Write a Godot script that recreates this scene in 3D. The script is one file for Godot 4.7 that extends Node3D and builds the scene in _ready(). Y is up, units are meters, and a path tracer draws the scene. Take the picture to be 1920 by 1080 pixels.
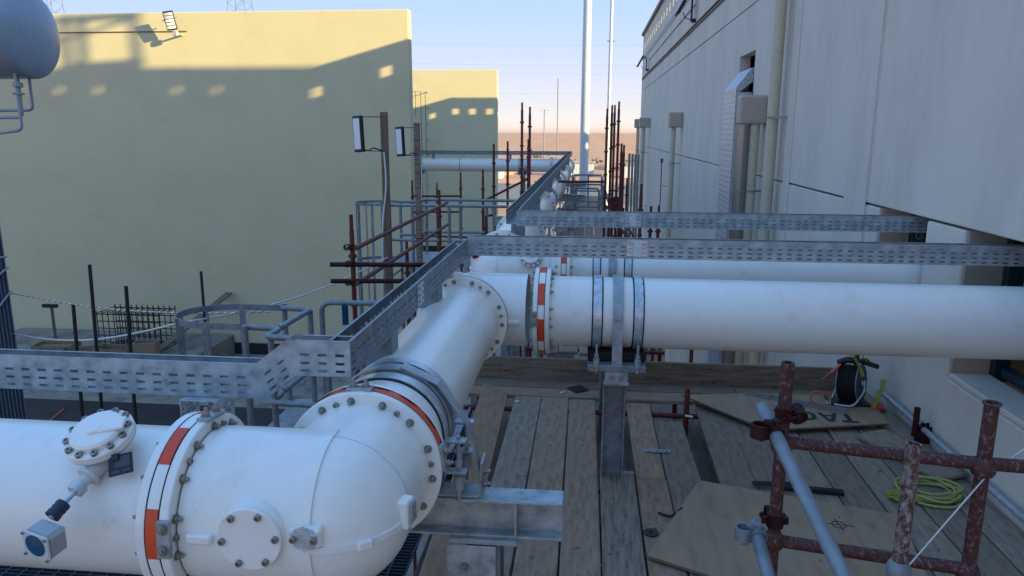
extends Node3D
# Gas insulated bus ducts on a construction site at low sun. Metres, y up; the camera stands 6.5 m above y = 0.
const DECK := 4.0          # top of the scaffold boards
const G := -1.5            # ground of the site
const PY := 5.24           # axis height of the white ducts
const XP := -0.83          # axis of the ducts that run down the corridor
const XW := 2.85           # outer face of the beige hall
const PI2 := PI * 0.5
var M := {}
var used := {}
var rng := RandomNumberGenerator.new()

# ---------------------------------------------------------------- node helpers
func numbered(called: String) -> String:
	if not used.has(called):
		used[called] = 0
		return called
	used[called] += 1
	return "%s_%03d" % [called, used[called]]
func thing(called: String, label: String, category: String, at: Vector3, group := "") -> Node3D:
	var o := Node3D.new()
	o.name = numbered(called)
	add_child(o)
	o.position = at
	o.set_meta("label", label)
	o.set_meta("category", category)
	if group != "": o.set_meta("group", group)
	return o
func commit(st: SurfaceTool, m: Material) -> ArrayMesh:
	st.set_material(m)
	return st.commit()
# shapes are drawn in world coordinates; a direct child of a thing is moved back by the thing's own position
func obj(called: String, st: SurfaceTool, m: Material, parent: Node3D) -> MeshInstance3D:
	var o := MeshInstance3D.new()
	o.name = called
	o.mesh = commit(st, m)
	parent.add_child(o, true)
	if parent != self and parent.get_parent() == self and not (parent is MeshInstance3D):
		o.position = -parent.position
	return o
func inst(called: String, mesh: Mesh, xf: Transform3D, parent: Node3D) -> MeshInstance3D:
	var o := MeshInstance3D.new()
	o.name = called
	o.mesh = mesh
	parent.add_child(o, true)
	o.transform = xf
	if parent != self and parent.get_parent() == self and not (parent is MeshInstance3D):
		o.position -= parent.position
	return o
func single(called: String, st: SurfaceTool, m: Material, label: String, category: String, group := "") -> MeshInstance3D:
	var o := obj(numbered(called), st, m, self)
	o.set_meta("label", label)
	o.set_meta("category", category)
	if group != "": o.set_meta("group", group)
	return o
func struct(called: String, st: SurfaceTool, m: Material, label: String) -> MeshInstance3D:
	var o := obj(called, st, m, self)
	o.set_meta("kind", "structure")
	o.set_meta("label", label)
	o.set_meta("category", "ground")
	return o
func T() -> SurfaceTool:
	var st := SurfaceTool.new()
	st.begin(Mesh.PRIMITIVE_TRIANGLES)
	return st
func V(x: float, y: float, z: float) -> Vector3: return Vector3(x, y, z)

# ---------------------------------------------------------------- shape helpers
func tri(st: SurfaceTool, a: Vector3, b: Vector3, c: Vector3):
	var n := (c - a).cross(b - a).normalized()
	for p in [a, b, c]:
		st.set_normal(n)
		st.add_vertex(p)
func quad(st: SurfaceTool, a: Vector3, b: Vector3, c: Vector3, d: Vector3):
	var n := (c - a).cross(b - d).normalized()
	for p in [a, b, c, a, c, d]:
		st.set_normal(n)
		st.add_vertex(p)
# a box with chamfered edges; c centre, s size, bs its axes, bv the chamfer
func box(st: SurfaceTool, c: Vector3, s: Vector3, bs := Basis.IDENTITY, bv := 0.0):
	var h := s * 0.5
	bv = minf(bv, minf(h.x, minf(h.y, h.z)) * 0.9)
	var faces := [[0, 1, 2], [1, 2, 0], [2, 0, 1]]
	for f in faces:
		for sg in [-1.0, 1.0]:
			var p := []
			for k in [[-1, -1], [1, -1], [1, 1], [-1, 1]]:
				var v := Vector3.ZERO
				v[f[0]] = sg * h[f[0]]
				v[f[1]] = k[0] * (h[f[1]] - bv)
				v[f[2]] = k[1] * (h[f[2]] - bv)
				p.append(c + bs * v)
			if sg > 0: quad(st, p[3], p[2], p[1], p[0])
			else: quad(st, p[0], p[1], p[2], p[3])
	if bv <= 0.0: return
	for f in faces:
		for s1 in [-1.0, 1.0]:
			for s2 in [-1.0, 1.0]:
				var q := []
				for e in [-1.0, 1.0]:
					for w in [0, 1]:
						var v := Vector3.ZERO
						v[f[0]] = e * (h[f[0]] - bv)
						v[f[1]] = s1 * (h[f[1]] - (0.0 if w == 0 else bv))
						v[f[2]] = s2 * (h[f[2]] - (bv if w == 0 else 0.0))
						q.append(c + bs * v)
				if s1 * s2 > 0: quad(st, q[0], q[1], q[3], q[2])
				else: quad(st, q[2], q[3], q[1], q[0])
	for sx in [-1.0, 1.0]:
		for sy in [-1.0, 1.0]:
			for sz in [-1.0, 1.0]:
				var a: Vector3 = c + bs * V(sx * h.x, sy * (h.y - bv), sz * (h.z - bv))
				var b: Vector3 = c + bs * V(sx * (h.x - bv), sy * h.y, sz * (h.z - bv))
				var d: Vector3 = c + bs * V(sx * (h.x - bv), sy * (h.y - bv), sz * h.z)
				if sx * sy * sz > 0: tri(st, a, d, b)
				else: tri(st, a, b, d)
func box2(st: SurfaceTool, a: Vector3, b: Vector3, bv := 0.0):
	box(st, (a + b) * 0.5, (b - a).abs(), Basis.IDENTITY, bv)
func frame_of(d: Vector3) -> Basis:      # z of the basis along d
	var z := d.normalized()
	var up := Vector3.UP if absf(z.y) < 0.95 else Vector3.RIGHT
	var x := up.cross(z).normalized()
	return Basis(x, z.cross(x), z)
# bar of rectangular section from a to b (w across, h upward)
func bar(st: SurfaceTool, a: Vector3, b: Vector3, w: float, h: float, bv := 0.0):
	box(st, (a + b) * 0.5, V(w, h, a.distance_to(b)), frame_of(b - a), bv)
func tube(st: SurfaceTool, pts: Array, r: float, n := 12, caps := true, closed := false):
	var m := pts.size()
	var rings := []
	var nrm := []
	var x := Vector3.ZERO
	for i in m:
		var t: Vector3
		if closed: t = pts[(i + 1) % m] - pts[(i - 1 + m) % m]
		elif i == 0: t = pts[1] - pts[0]
		elif i == m - 1: t = pts[m - 1] - pts[m - 2]
		else: t = (pts[i + 1] - pts[i]).normalized() + (pts[i] - pts[i - 1]).normalized()
		t = t.normalized()
		if i == 0: x = frame_of(t).x
		else: x = (x - t * x.dot(t)).normalized()
		var y := t.cross(x)
		var ring := []
		var nn := []
		for k in n:
			var a := TAU * k / n
			var v := x * cos(a) + y * sin(a)
			nn.append(v)
			ring.append(pts[i] + v * r)
		rings.append(ring)
		nrm.append(nn)
	for i in (m if closed else m - 1):
		var j := (i + 1) % m
		for k in n:
			var l := (k + 1) % n
			for q in [[i, k], [j, k], [j, l], [i, k], [j, l], [i, l]]:
				st.set_normal(nrm[q[0]][q[1]])
				st.add_vertex(rings[q[0]][q[1]])
	if caps and not closed:
		for e in [0, m - 1]:
			for k in n:
				var l := (k + 1) % n
				if e == 0: tri(st, pts[0], rings[0][k], rings[0][l])
				else: tri(st, pts[e], rings[e][l], rings[e][k])
# corners of a path rounded off
func rounded(pts: Array, r: float, seg := 5) -> Array:
	var out := [pts[0]]
	for i in range(1, pts.size() - 1):
		var p: Vector3 = pts[i]
		var a: Vector3 = pts[i - 1] - p
		var b: Vector3 = pts[i + 1] - p
		var d := minf(r, minf(a.length(), b.length()) * 0.48)
		var p0 := p + a.normalized() * d
		var p2 := p + b.normalized() * d
		for k in seg + 1:
			var t := float(k) / seg
			out.append(p0.lerp(p, t).lerp(p.lerp(p2, t), t))
	out.append(pts[pts.size() - 1])
	return out
# profile of (radius, along) turned about axis d at o; a0..a1 a part of the turn
func lathe(st: SurfaceTool, o: Vector3, d: Vector3, prof: Array, n := 32, a0 := 0.0, a1 := TAU):
	var b := frame_of(d)
	for i in prof.size() - 1:
		var p: Vector2 = prof[i]
		var q: Vector2 = prof[i + 1]
		var sl := q - p
		if sl.length() < 1e-6: continue
		var nr := Vector2(sl.y, -sl.x).normalized()
		for k in n:
			var u0 := a0 + (a1 - a0) * k / n
			var u1 := a0 + (a1 - a0) * (k + 1) / n
			var d0 := b.x * cos(u0) + b.y * sin(u0)
			var d1 := b.x * cos(u1) + b.y * sin(u1)
			var n0 := d0 * nr.x + b.z * nr.y
			var n1 := d1 * nr.x + b.z * nr.y
			var A := o + d0 * p.x + b.z * p.y
			var B := o + d0 * q.x + b.z * q.y
			var C := o + d1 * q.x + b.z * q.y
			var D := o + d1 * p.x + b.z * p.y
			for w in [[A, n0], [B, n0], [C, n1], [A, n0], [C, n1], [D, n1]]:
				st.set_normal(w[1])
				st.add_vertex(w[0])
func cyl(st: SurfaceTool, a: Vector3, b: Vector3, r: float, n := 24, bv := 0.0):
	var L := a.distance_to(b)
	lathe(st, a, b - a, [Vector2(0, 0), Vector2(r - bv, 0), Vector2(r, bv), Vector2(r, L - bv), Vector2(r - bv, L), Vector2(0, L)], n)
# flat bar bent round an axis: inner r0, outer r1, width w along d, from angle a0 to a1
func band(st: SurfaceTool, o: Vector3, d: Vector3, r0: float, r1: float, w: float, a0 := 0.0, a1 := TAU, n := 40):
	lathe(st, o, d, [Vector2(r0, -w / 2), Vector2(r1, -w / 2), Vector2(r1, w / 2), Vector2(r0, w / 2), Vector2(r0, -w / 2)], n, a0, a1)
	if a1 - a0 < TAU - 0.01:
		var b := frame_of(d)
		for u in [a0, a1]:
			var e := b.x * cos(u) + b.y * sin(u)
			quad(st, o + e * r0 - b.z * w / 2, o + e * r1 - b.z * w / 2, o + e * r1 + b.z * w / 2, o + e * r0 + b.z * w / 2)
func ball(st: SurfaceTool, c: Vector3, r: float, n := 16, squash := 1.0):
	var pr := []
	for i in n / 2 + 1:
		var a := -PI2 + PI * i / (n / 2)
		pr.append(Vector2(maxf(0.0, r * cos(a)), r * squash * sin(a)))
	smooth_lathe(st, c, Vector3.UP, pr, n)
# as lathe, but shaded smoothly along the profile too
func smooth_lathe(st: SurfaceTool, o: Vector3, d: Vector3, prof: Array, n := 32):
	var b := frame_of(d)
	var nr := []
	for i in prof.size():
		var s: Vector2 = prof[mini(i + 1, prof.size() - 1)] - prof[maxi(i - 1, 0)]
		nr.append(Vector2(s.y, -s.x).normalized())
	for i in prof.size() - 1:
		for k in n:
			var q := []
			for w in [[i, k], [i + 1, k], [i + 1, k + 1], [i, k], [i + 1, k + 1], [i, k + 1]]:
				var u := TAU * float(w[1]) / n
				var e := b.x * cos(u) + b.y * sin(u)
				st.set_normal((e * nr[w[0]].x + b.z * nr[w[0]].y).normalized())
				st.add_vertex(o + e * prof[w[0]].x + b.z * prof[w[0]].y)
# flat bar standing on edge along a level path
func ribbon(st: SurfaceTool, pts: Array, h: float, t: float):
	for i in pts.size() - 1:
		var a: Vector3 = pts[i]
		var b: Vector3 = pts[i + 1]
		var o0 := _side(pts, i) * t * 0.5
		var o1 := _side(pts, i + 1) * t * 0.5
		var u := V(0, h * 0.5, 0)
		quad(st, a + o0 - u, b + o1 - u, b + o1 + u, a + o0 + u)
		quad(st, a - o0 + u, b - o1 + u, b - o1 - u, a - o0 - u)
		quad(st, a + o0 + u, b + o1 + u, b - o1 + u, a - o0 + u)
		quad(st, a - o0 - u, b - o1 - u, b + o1 - u, a + o0 - u)
	for e in [0, pts.size() - 1]:
		var o := _side(pts, e) * t * 0.5
		var u := V(0, h * 0.5, 0)
		quad(st, pts[e] - o - u, pts[e] + o - u, pts[e] + o + u, pts[e] - o + u)
func _side(pts: Array, i: int) -> Vector3:
	var d: Vector3 = pts[mini(i + 1, pts.size() - 1)] - pts[maxi(i - 1, 0)]
	return V(-d.z, 0, d.x).normalized()
# a sheet pierced by rows of slots: o corner, u along, v across (upward), thickness t
func slotted(st: SurfaceTool, o: Vector3, u: Vector3, v: Vector3, L: float, H: float, t: float, rows: Array, pitch: float, sl: float, sh: float, phase := 0.5):
	var bs := Basis(u, v, u.cross(v))
	var y := 0.0
	for r in rows:
		var lo: float = r - sh / 2
		_plate(st, o, bs, 0, L, y, lo, t)
		var x := 0.0
		var c := pitch * phase
		while c + sl / 2 < L - 0.01:
			_plate(st, o, bs, x, c - sl / 2, lo, lo + sh, t)
			x = c + sl / 2
			c += pitch
		_plate(st, o, bs, x, L, lo, lo + sh, t)
		y = lo + sh
	_plate(st, o, bs, 0, L, y, H, t)
func _plate(st: SurfaceTool, o: Vector3, bs: Basis, x0: float, x1: float, y0: float, y1: float, t: float):
	if x1 - x0 < 1e-4 or y1 - y0 < 1e-4: return
	box(st, o + bs * V((x0 + x1) / 2, (y0 + y1) / 2, 0), V(x1 - x0, y1 - y0, t), bs)
func rot(axis: Vector3, deg: float) -> Basis: return Basis(axis.normalized(), deg_to_rad(deg))

# ---------------------------------------------------------------- materials
# a tileable picture of summed noises run through a ramp of colours; layers: [frequency, octaves, weight]
func ntex(size: int, layers: Array, ramp: Array, sd: int, contrast := 1.0) -> ImageTexture:
	var acc := PackedFloat32Array()
	acc.resize(size * size)
	var tot := 0.0
	for l in layers:
		var nz := FastNoiseLite.new()
		nz.seed = sd
		sd += 17
		nz.noise_type = FastNoiseLite.TYPE_SIMPLEX_SMOOTH if l.size() < 4 else l[3]
		nz.frequency = float(l[0]) / float(size)
		nz.fractal_octaves = l[1]
		var by := nz.get_seamless_image(size, size).get_data()
		var w: float = l[2]
		tot += w
		for i in size * size: acc[i] += by[i] * w
	var lut := []
	var g := Gradient.new()
	var offs := PackedFloat32Array()
	var cols := PackedColorArray()
	for i in ramp.size():
		offs.append(float(i) / (ramp.size() - 1) if ramp[i].size() < 4 else ramp[i][3])
		cols.append(Color(ramp[i][0], ramp[i][1], ramp[i][2]))
	g.offsets = offs
	g.colors = cols
	for i in 256:
		var c := g.sample(clampf((i / 255.0 - 0.5) * contrast + 0.5, 0, 1))
		lut.append([int(c.r * 255), int(c.g * 255), int(c.b * 255)])
	var out := PackedByteArray()
	out.resize(size * size * 3)
	for i in size * size:
		var e: Array = lut[clampi(int(acc[i] / tot), 0, 255)]
		out[i * 3] = e[0]
		out[i * 3 + 1] = e[1]
		out[i * 3 + 2] = e[2]
	return ImageTexture.create_from_image(Image.create_from_data(size, size, false, Image.FORMAT_RGB8, out))
func mat(col: Color, rough: float, metal := 0.0, tex: Texture2D = null, scale := V(1, 1, 1), world := true) -> StandardMaterial3D:
	var m := StandardMaterial3D.new()
	m.albedo_color = col
	m.roughness = rough
	m.metallic = metal
	if tex:
		m.albedo_texture = tex
		m.uv1_triplanar = true
		m.uv1_world_triplanar = world
		m.uv1_scale = scale
	return m
func relief(m: StandardMaterial3D, tex: Texture2D, strength: float) -> StandardMaterial3D:
	var im: Image = tex.get_image().duplicate()
	im.bump_map_to_normal_map(strength)
	m.normal_enabled = true
	m.normal_texture = ImageTexture.create_from_image(im)
	return m
func rgb(r: int, g: int, b: int) -> Color: return Color8(r, g, b)
func make_materials():
	var soft := ntex(256, [[3, 3, 1.0], [22, 3, 0.5]], [[.93, .93, .93], [1, 1, 1], [.96, .96, .95]], 3, 1.6)
	var smear := ntex(512, [[3, 4, 1.0], [14, 4, 0.7], [60, 2, 0.35]], [[.90, .89, .87, 0.0], [.975, .97, .965, .2], [1, 1, 1, .5], [.98, .98, .98, 1.0]], 5, 1.5)
	M.white = mat(rgb(240, 235, 226), 0.28, 0.0, smear, V(.7, .7, .7))
	M.white.clearcoat_enabled = true
	M.white.clearcoat = 0.25
	M.white.clearcoat_roughness = 0.25
	M.seal = mat(rgb(206, 206, 203), 0.5, 0.0, soft)
	M.grey_paint = mat(rgb(168, 172, 174), 0.4, 0.0, soft)
	M.orange = mat(rgb(222, 74, 36), 0.45, 0.0, smear, V(2, 2, 2))
	var zinc := ntex(512, [[10, 2, 1.0, FastNoiseLite.TYPE_CELLULAR], [4, 3, 1.1], [70, 2, 0.5]], [[.70, .71, .73], [.84, .85, .86], [.93, .935, .94], [1, 1, 1]], 11, 1.5)
	M.zinc = mat(rgb(180, 185, 186), 0.42, 0.25, zinc, V(2.2, 2.2, 2.2))
	M.zinc_dull = mat(rgb(146, 152, 155), 0.5, 0.25, zinc, V(1.6, 1.6, 1.6))
	M.zinc_bright = mat(rgb(216, 221, 224), 0.3, 0.4, zinc, V(3, 3, 3))
	M.steel = mat(rgb(152, 149, 144), 0.35, 0.85, soft)
	M.bolt = mat(rgb(150, 142, 132), 0.38, 0.5, soft, V(9, 9, 9))
	M.rubber = mat(rgb(16, 17, 19), 0.75)
	M.black = mat(rgb(22, 23, 26), 0.45)
	var rust := ntex(512, [[8, 4, 1.0], [40, 3, 0.8]], [[.30, .17, .14], [.46, .20, .17], [.50, .22, .19], [.56, .30, .25]], 21, 1.9)
	M.red = mat(rgb(215, 190, 185), 0.62, 0.0, rust, V(3, 3, 3))
	var splash := ntex(512, [[14, 4, 1.0], [70, 3, 0.7]], [[.24, .15, .13, 0.0], [.36, .17, .16, .3], [.40, .19, .18, .62], [.43, .24, .22, .68], [.62, .58, .56, .74], [.72, .70, .68, 1.0]], 25, 1.5)
	M.red_near = relief(mat(rgb(204, 194, 190), 0.65, 0.0, splash, V(3.3, 2.0, 3.3)), splash, 1.5)
	var splash2 := ntex(512, [[9, 4, 1.0], [60, 3, 0.7]], [[.30, .17, .15, 0.0], [.40, .22, .19, .48], [.62, .58, .55, .58], [.76, .74, .71, 1.0]], 26, 1.7)
	M.red_splashed = relief(mat(rgb(225, 222, 220), 0.65, 0.0, splash2, V(4, 2.5, 4)), splash2, 1.5)
	M.coupler = mat(rgb(120, 92, 70), 0.6, 0.35, rust, V(6, 6, 6))
	M.rebar = mat(rgb(46, 40, 38), 0.7, 0.2, soft, V(8, 8, 8))
	# wood: stretched noise makes the grain, along z for boards laid down the corridor, along x for the others
	var grain := ntex(512, [[5, 5, 1.0], [26, 3, 0.8], [90, 2, 0.35]], [[.46, .42, .38], [.64, .60, .56], [.72, .68, .64], [.80, .77, .73]], 31, 1.25)
	var grain_old := ntex(512, [[6, 5, 1.0], [40, 3, 0.9], [120, 2, .5]], [[.36, .33, .31], [.68, .64, .60], [.78, .74, .70], [.86, .83, .79]], 33, 1.7)
	M.wood_z = []
	M.wood_x = []
	for c in [rgb(218, 190, 162), rgb(212, 198, 182), rgb(226, 200, 176), rgb(190, 175, 160), rgb(232, 202, 170)]:
		M.wood_z.append(relief(mat(c, 0.82, 0.0, grain, V(4.2, 4.2, .8)), grain, .8))
		M.wood_x.append(relief(mat(c, 0.82, 0.0, grain, V(.8, 4.2, 4.2)), grain, .8))
	M.wood_old = relief(mat(rgb(186, 174, 160), 0.88, 0.0, grain_old, V(4.6, 4.6, .5)), grain_old, 2.5)
	M.toe = mat(rgb(178, 163, 148), 0.85, 0.0, grain_old, V(.35, 3.0, 3.0))
	M.timber = mat(rgb(176, 156, 138), 0.85, 0.0, grain, V(5, .5, 5))
	M.pallet = mat(rgb(205, 182, 150), 0.85, 0.0, grain, V(1, 1, 1))
	var ply := ntex(512, [[4, 4, 1.0], [30, 3, 0.5]], [[.66, .57, .48], [.74, .655, .555], [.77, .69, .59], [.79, .715, .615]], 41, 1.2)
	M.ply = mat(rgb(206, 194, 182), 0.7, 0.0, ply, V(2.2, 2.2, .45))
	M.ply_edge = mat(rgb(120, 96, 72), 0.8)
	# walls and ground
	var render_ := ntex(512, [[3, 4, 1.0], [16, 4, 0.6], [110, 2, 0.35]], [[.955, .95, .94], [.985, .985, .98], [1, 1, 1]], 51, 1.4)
	M.yellow = mat(rgb(215, 198, 158), 0.85, 0.0, render_, V(.16, .16, .16))
	var conc := ntex(512, [[2, 4, 1.0], [12, 4, 0.6], [100, 2, 0.4]], [[.92, .915, .91], [.975, .975, .97], [1, 1, 1]], 55, 1.5)
	M.beige = mat(rgb(214, 203, 188), 0.85, 0.0, conc, V(.35, .12, .35))
	M.reveal = mat(rgb(176, 160, 142), 0.85, 0.0, conc, V(.5, .5, .5))
	M.joint = mat(rgb(108, 100, 92), 0.9)
	M.coping = mat(rgb(120, 104, 94), 0.7, 0.0, soft)
	M.cream = mat(rgb(196, 184, 158), 0.5, 0.0, soft)
	M.hood = mat(rgb(178, 164, 146), 0.6, 0.0, soft)
	M.roof = mat(rgb(170, 165, 158), 0.9)
	var paving := ntex(512, [[4, 4, 1.0], [26, 4, 0.7], [120, 2, 0.4]], [[.46, .44, .42], [.60, .58, .55], [.68, .66, .63], [.74, .72, .69]], 61, 1.8)
	M.concrete = mat(rgb(206, 200, 192), 0.9, 0.0, paving, V(.22, .22, .22))
	var sand := ntex(512, [[2, 5, 1.0], [12, 4, 0.7], [90, 2, 0.3]], [[.78, .55, .40], [.86, .63, .47], [.90, .69, .54], [.94, .77, .62]], 65, 1.6)
	M.sand = mat(rgb(235, 228, 220), 0.95, 0.0, sand, V(.02, .02, .02))
	M.pit = mat(rgb(58, 66, 84), 0.6, 0.1, paving, V(.3, .3, .3))
	M.bitumen = mat(rgb(34, 36, 40), 0.8, 0.0, soft)
	M.grating = mat(rgb(62, 70, 84), 0.55, 0.5, zinc, V(1, 1, 1))
	M.tank = mat(rgb(150, 158, 166), 0.28, 0.1, soft)
	M.radiator = mat(rgb(112, 124, 138), 0.45, 0.1, soft)
	M.lens = mat(rgb(214, 220, 226), 0.25, 0.0)
	M.lens_fins = mat(rgb(236, 232, 224), 0.35, 0.0)
	M.blue = mat(rgb(16, 70, 104), 0.12, 0.0)
	M.sleeve = mat(rgb(30, 44, 66), 0.5)
	M.cable_white = mat(rgb(205, 204, 200), 0.6)
	M.tape_red = mat(rgb(150, 40, 36), 0.6)
	M.rope_yellow = mat(rgb(160, 160, 92), 0.7)
	M.strap_lime = mat(rgb(128, 142, 58), 0.6)
	M.strap_orange = mat(rgb(214, 84, 44), 0.65)
	M.pink = mat(rgb(176, 96, 78), 0.7)
	M.print_grey = mat(rgb(66, 72, 82), 0.6)
	M.ink = mat(rgb(38, 35, 34), 0.8)
	M.film = mat(rgb(20, 48, 60), 0.35)
	M.film_print = mat(rgb(84, 116, 124), 0.4)
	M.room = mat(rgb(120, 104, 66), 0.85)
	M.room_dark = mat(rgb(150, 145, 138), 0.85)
	M.crimson = mat(rgb(128, 26, 26), 0.5)
	M.pole = mat(rgb(205, 206, 206), 0.45, 0.1, soft)
	M.lamp_on = mat(rgb(255, 250, 240), 0.4)
	M.lamp_on.emission_enabled = true
	M.lamp_on.emission = rgb(255, 244, 224)
	M.lamp_on.emission_energy_multiplier = 3.0
	M.bush = mat(rgb(92, 88, 62), 0.9)

# ---------------------------------------------------------------- setting
func build_ground():
	var st := T()
	var s := 6000.0
	quad(st, V(-s, G - .05, -s), V(s, G - .05, -s), V(s, G - .05, 300), V(-s, G - .05, 300))
	struct("desert", st, M.sand, "orange brown desert plain running to the horizon")
	st = T()
	box2(st, V(-40, G - .04, -66), V(60, G, 30))
	struct("paved_yard", st, M.concrete, "pale concrete yard between the yellow walls and the beige hall")
	st = T()
	box2(st, V(-30, G - .01, -19.7), V(-7.6, G + .05, -12.5), .01)
	struct("oil_pit_cover", st, M.pit, "dark blue grey oil pit cover set in the concrete yard")
	# asphalt road and pale sand banks beyond the yard
	st = T()
	box2(st, V(-60, G - .046, -118), V(70, G - .03, -84))
	struct("road", st, M.concrete, "pale road crossing behind the tall mast")
	for a in [[-30, -150, 34, 2.0, 9], [16, -170, 30, 1.6, 8], [52, -210, 46, 2.4, 12]]:
		st = T()
		var pr := []
		for i in 7: pr.append(Vector2(a[2] * cos(PI2 * i / 6.0) * .5, a[3] * sin(PI2 * i / 6.0)))
		smooth_lathe(st, V(a[0], G - .06, a[1]), Vector3.UP, pr, 24)
		struct(numbered("sand_bank"), st, M.sand, "low pale sand bank on the desert plain")
func yellow_wall(z: float, x0: float, label: String):
	var t := thing("yellow_wall", label, "wall", V(-12, G, z), "yellow fire walls between the bays")
	var st := T()
	box2(st, V(x0, G, z - .4), V(-5.97, 10.4, z), .03)
	obj("wall_slab", st, M.yellow, t)
	st = T()
	box2(st, V(x0, G + .001, z + .001), V(-5.975, G + .42, z + .05), .01)
	obj("bitumen_skirting", st, M.bitumen, t)
	st = T()
	tube(st, [V(-21, 9.78, z + .02), V(-13.6, 9.78, z + .02)], .018, 6)
	if z > -30: obj("conduit", st, M.joint, t)
# parapet pierced with small rectangular slots, along axis u from o
func parapet(parent: Node3D, o: Vector3, u: Vector3, L: float, top: float, low: float, pitch: float, wslot: float, hslot: float, mid: float):
	var st := T()
	var bs := Basis(u, Vector3.UP, u.cross(Vector3.UP))
	var t := .14
	var a := top - mid - hslot / 2
	var b := a + hslot
	_plate(st, V(o.x, 0, o.z), bs, 0, L, low, a, t)
	_plate(st, V(o.x, 0, o.z), bs, 0, L, b, top, t)
	var x := 0.0
	var c := pitch * .5
	while c < L - .4:
		_plate(st, V(o.x, 0, o.z), bs, x, c - wslot / 2, a, b, t)
		x = c + wslot / 2
		c += pitch
	_plate(st, V(o.x, 0, o.z), bs, x, L, a, b, t)
	obj("parapet", st, M.beige, parent)
	st = T()
	_plate(st, V(o.x, 0, o.z), bs, -.1, L + .1, top + .002, top + .16, t + .2)
	obj("coping", st, M.coping, parent)
func build_hall():
	var t := thing("beige_hall", "long beige precast panel hall with slotted parapet and wall openings", "building", V(9, G, -18))
	var zf := -43.5
	var zn := 9.0
	var top := 11.7
	var roof_y := 10.35
	var x1 := 24.0
	# west face: precast panels with open joints between them
	var zs := [zf, -38.6, -33.6, -28.7, -23.4, -17.85, -11.45, -7.95]
	var j := .011
	for i in zs.size() - 1:
		var z0: float = zs[i] + j
		var z1: float = zs[i + 1] - j
		for r in [[G, 5.79], [5.79, 8.74], [8.74, roof_y]]:
			# the panel with the hole for the vertical cable duct is built round that hole
			if i == 5 and r[0] == 5.79:
				for q in [[z0, -15.24, 5.79, 8.74], [-13.86, z1, 5.79, 8.74], [-15.24, -13.86, 5.79, 7.10], [-15.24, -13.86, 7.92, 8.74]]:
					var sq := T()
					box2(sq, V(XW, q[2] + (j if q[2] == 5.79 else 0.0), q[0]), V(XW + .2, q[3] - (j if q[3] == 8.74 else 0.0), q[1]))
					obj("panel", sq, M.beige, t)
				continue
			var st := T()
			box2(st, V(XW, r[0] + j, z0), V(XW + .2, r[1] - j, z1), .008)
			obj("panel", st, M.beige, t)
	for r in [[5.79, 8.74], [8.74, roof_y]]:
		for q in [[-7.95, -2.2], [-2.2, 3.4], [3.4, zn]]:
			var st := T()
			box2(st, V(XW, r[0] + j, q[0] + j), V(XW + .2, r[1] - j, q[1] - j), .008)
			obj("panel", st, M.beige, t)
	# shallow pilaster strips that stand out from the panels
	for z in [-11.15, -8.31]:
		var st := T()
		var hw := .16 if z < -9 else .33
		box2(st, V(XW - .014, G, z - hw), V(XW + .002, roof_y, z + hw), .006)
		obj("pilaster", st, M.beige, t)
	# lower storey beside the deck: openings where the ducts go in
	var piers := [[-7.94, -7.62, G, 5.779], [-6.55, -5.90, G, 5.779], [-7.62, -6.55, G, 4.9], [-5.90, -3.2, G, 4.61], [-3.2, zn, G, 5.779]]
	for p in piers:
		var st := T()
		box2(st, V(XW, p[2], p[0]), V(XW + .32, p[3], p[1]), .012)
		obj("pier", st, M.beige, t)
	for p in [[-7.62, 1.0], [-6.55, -1.0], [-5.90, 1.0], [-3.2, -1.0]]:      # plastered jambs
		var st := T()
		box2(st, V(XW + .03, 4.62 if p[0] > -6 else 4.91, p[0] + .002 * p[1]), V(XW + .3, 5.778, p[0] + .014 * p[1]))
		obj("jamb", st, M.reveal, t)
	for p in [[-7.605, 4.905], [-5.885, 4.615]]:                           # printed film on the window posts
		var st := T()
		box2(st, V(XW + .31, p[1], p[0]), V(XW + .43, 5.775, p[0] + .05), .004)
		var f := obj("wrapped_post", st, M.film, t)
		for k in 3:
			var tm := TextMesh.new()
			tm.text = "G"
			tm.font = SystemFont.new()
			tm.font_size = 24
			tm.pixel_size = .0045
			tm.depth = .002
			tm.material = M.film_print
			var xf := Transform3D(rot(Vector3.BACK, 25.0), V(XW + .37, p[1] + .32 + k * .15, p[0] + .053))
			inst("lettering", tm, xf, f)
	var st2 := T()
	box2(st2, V(XW + .003, 4.612, -5.885), V(XW + .31, 4.66, -3.21), .01)
	obj("sill", st2, M.beige, t)
	st2 = T()
	box2(st2, V(XW + .34, 4.66, -5.8), V(XW + .44, 4.74, -3.22), .008)
	obj("window_rail", st2, M.film, t)
	# shell: back, ends, floor, roof
	var wall := [[V(x1 - .3, G, zf), V(x1, roof_y, zn)], [V(XW + .21, G, zf), V(x1 - .31, roof_y, zf + .3)], [V(XW + .33, G, zn - .3), V(x1 - .31, roof_y, zn)]]
	for w in wall:
		var st := T()
		box2(st, w[0], w[1], .01)
		obj("end_wall" if w[0].x < 10 else "back_wall", st, M.beige, t)
	var sr := T()
	box2(sr, V(XW + .0, roof_y + .002, zf), V(x1, roof_y + .2, zn))
	obj("roof", sr, M.roof, t)
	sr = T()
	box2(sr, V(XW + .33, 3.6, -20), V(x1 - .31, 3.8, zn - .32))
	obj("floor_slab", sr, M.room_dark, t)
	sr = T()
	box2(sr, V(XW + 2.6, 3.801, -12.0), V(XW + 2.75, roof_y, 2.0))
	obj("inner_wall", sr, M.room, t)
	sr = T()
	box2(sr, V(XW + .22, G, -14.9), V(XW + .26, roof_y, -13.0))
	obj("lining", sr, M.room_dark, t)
	parapet(t, V(XW + .08, 0, zf), Vector3.BACK, zn - zf, top, roof_y + .2, 1.12, .24, .34, .62)
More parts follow.
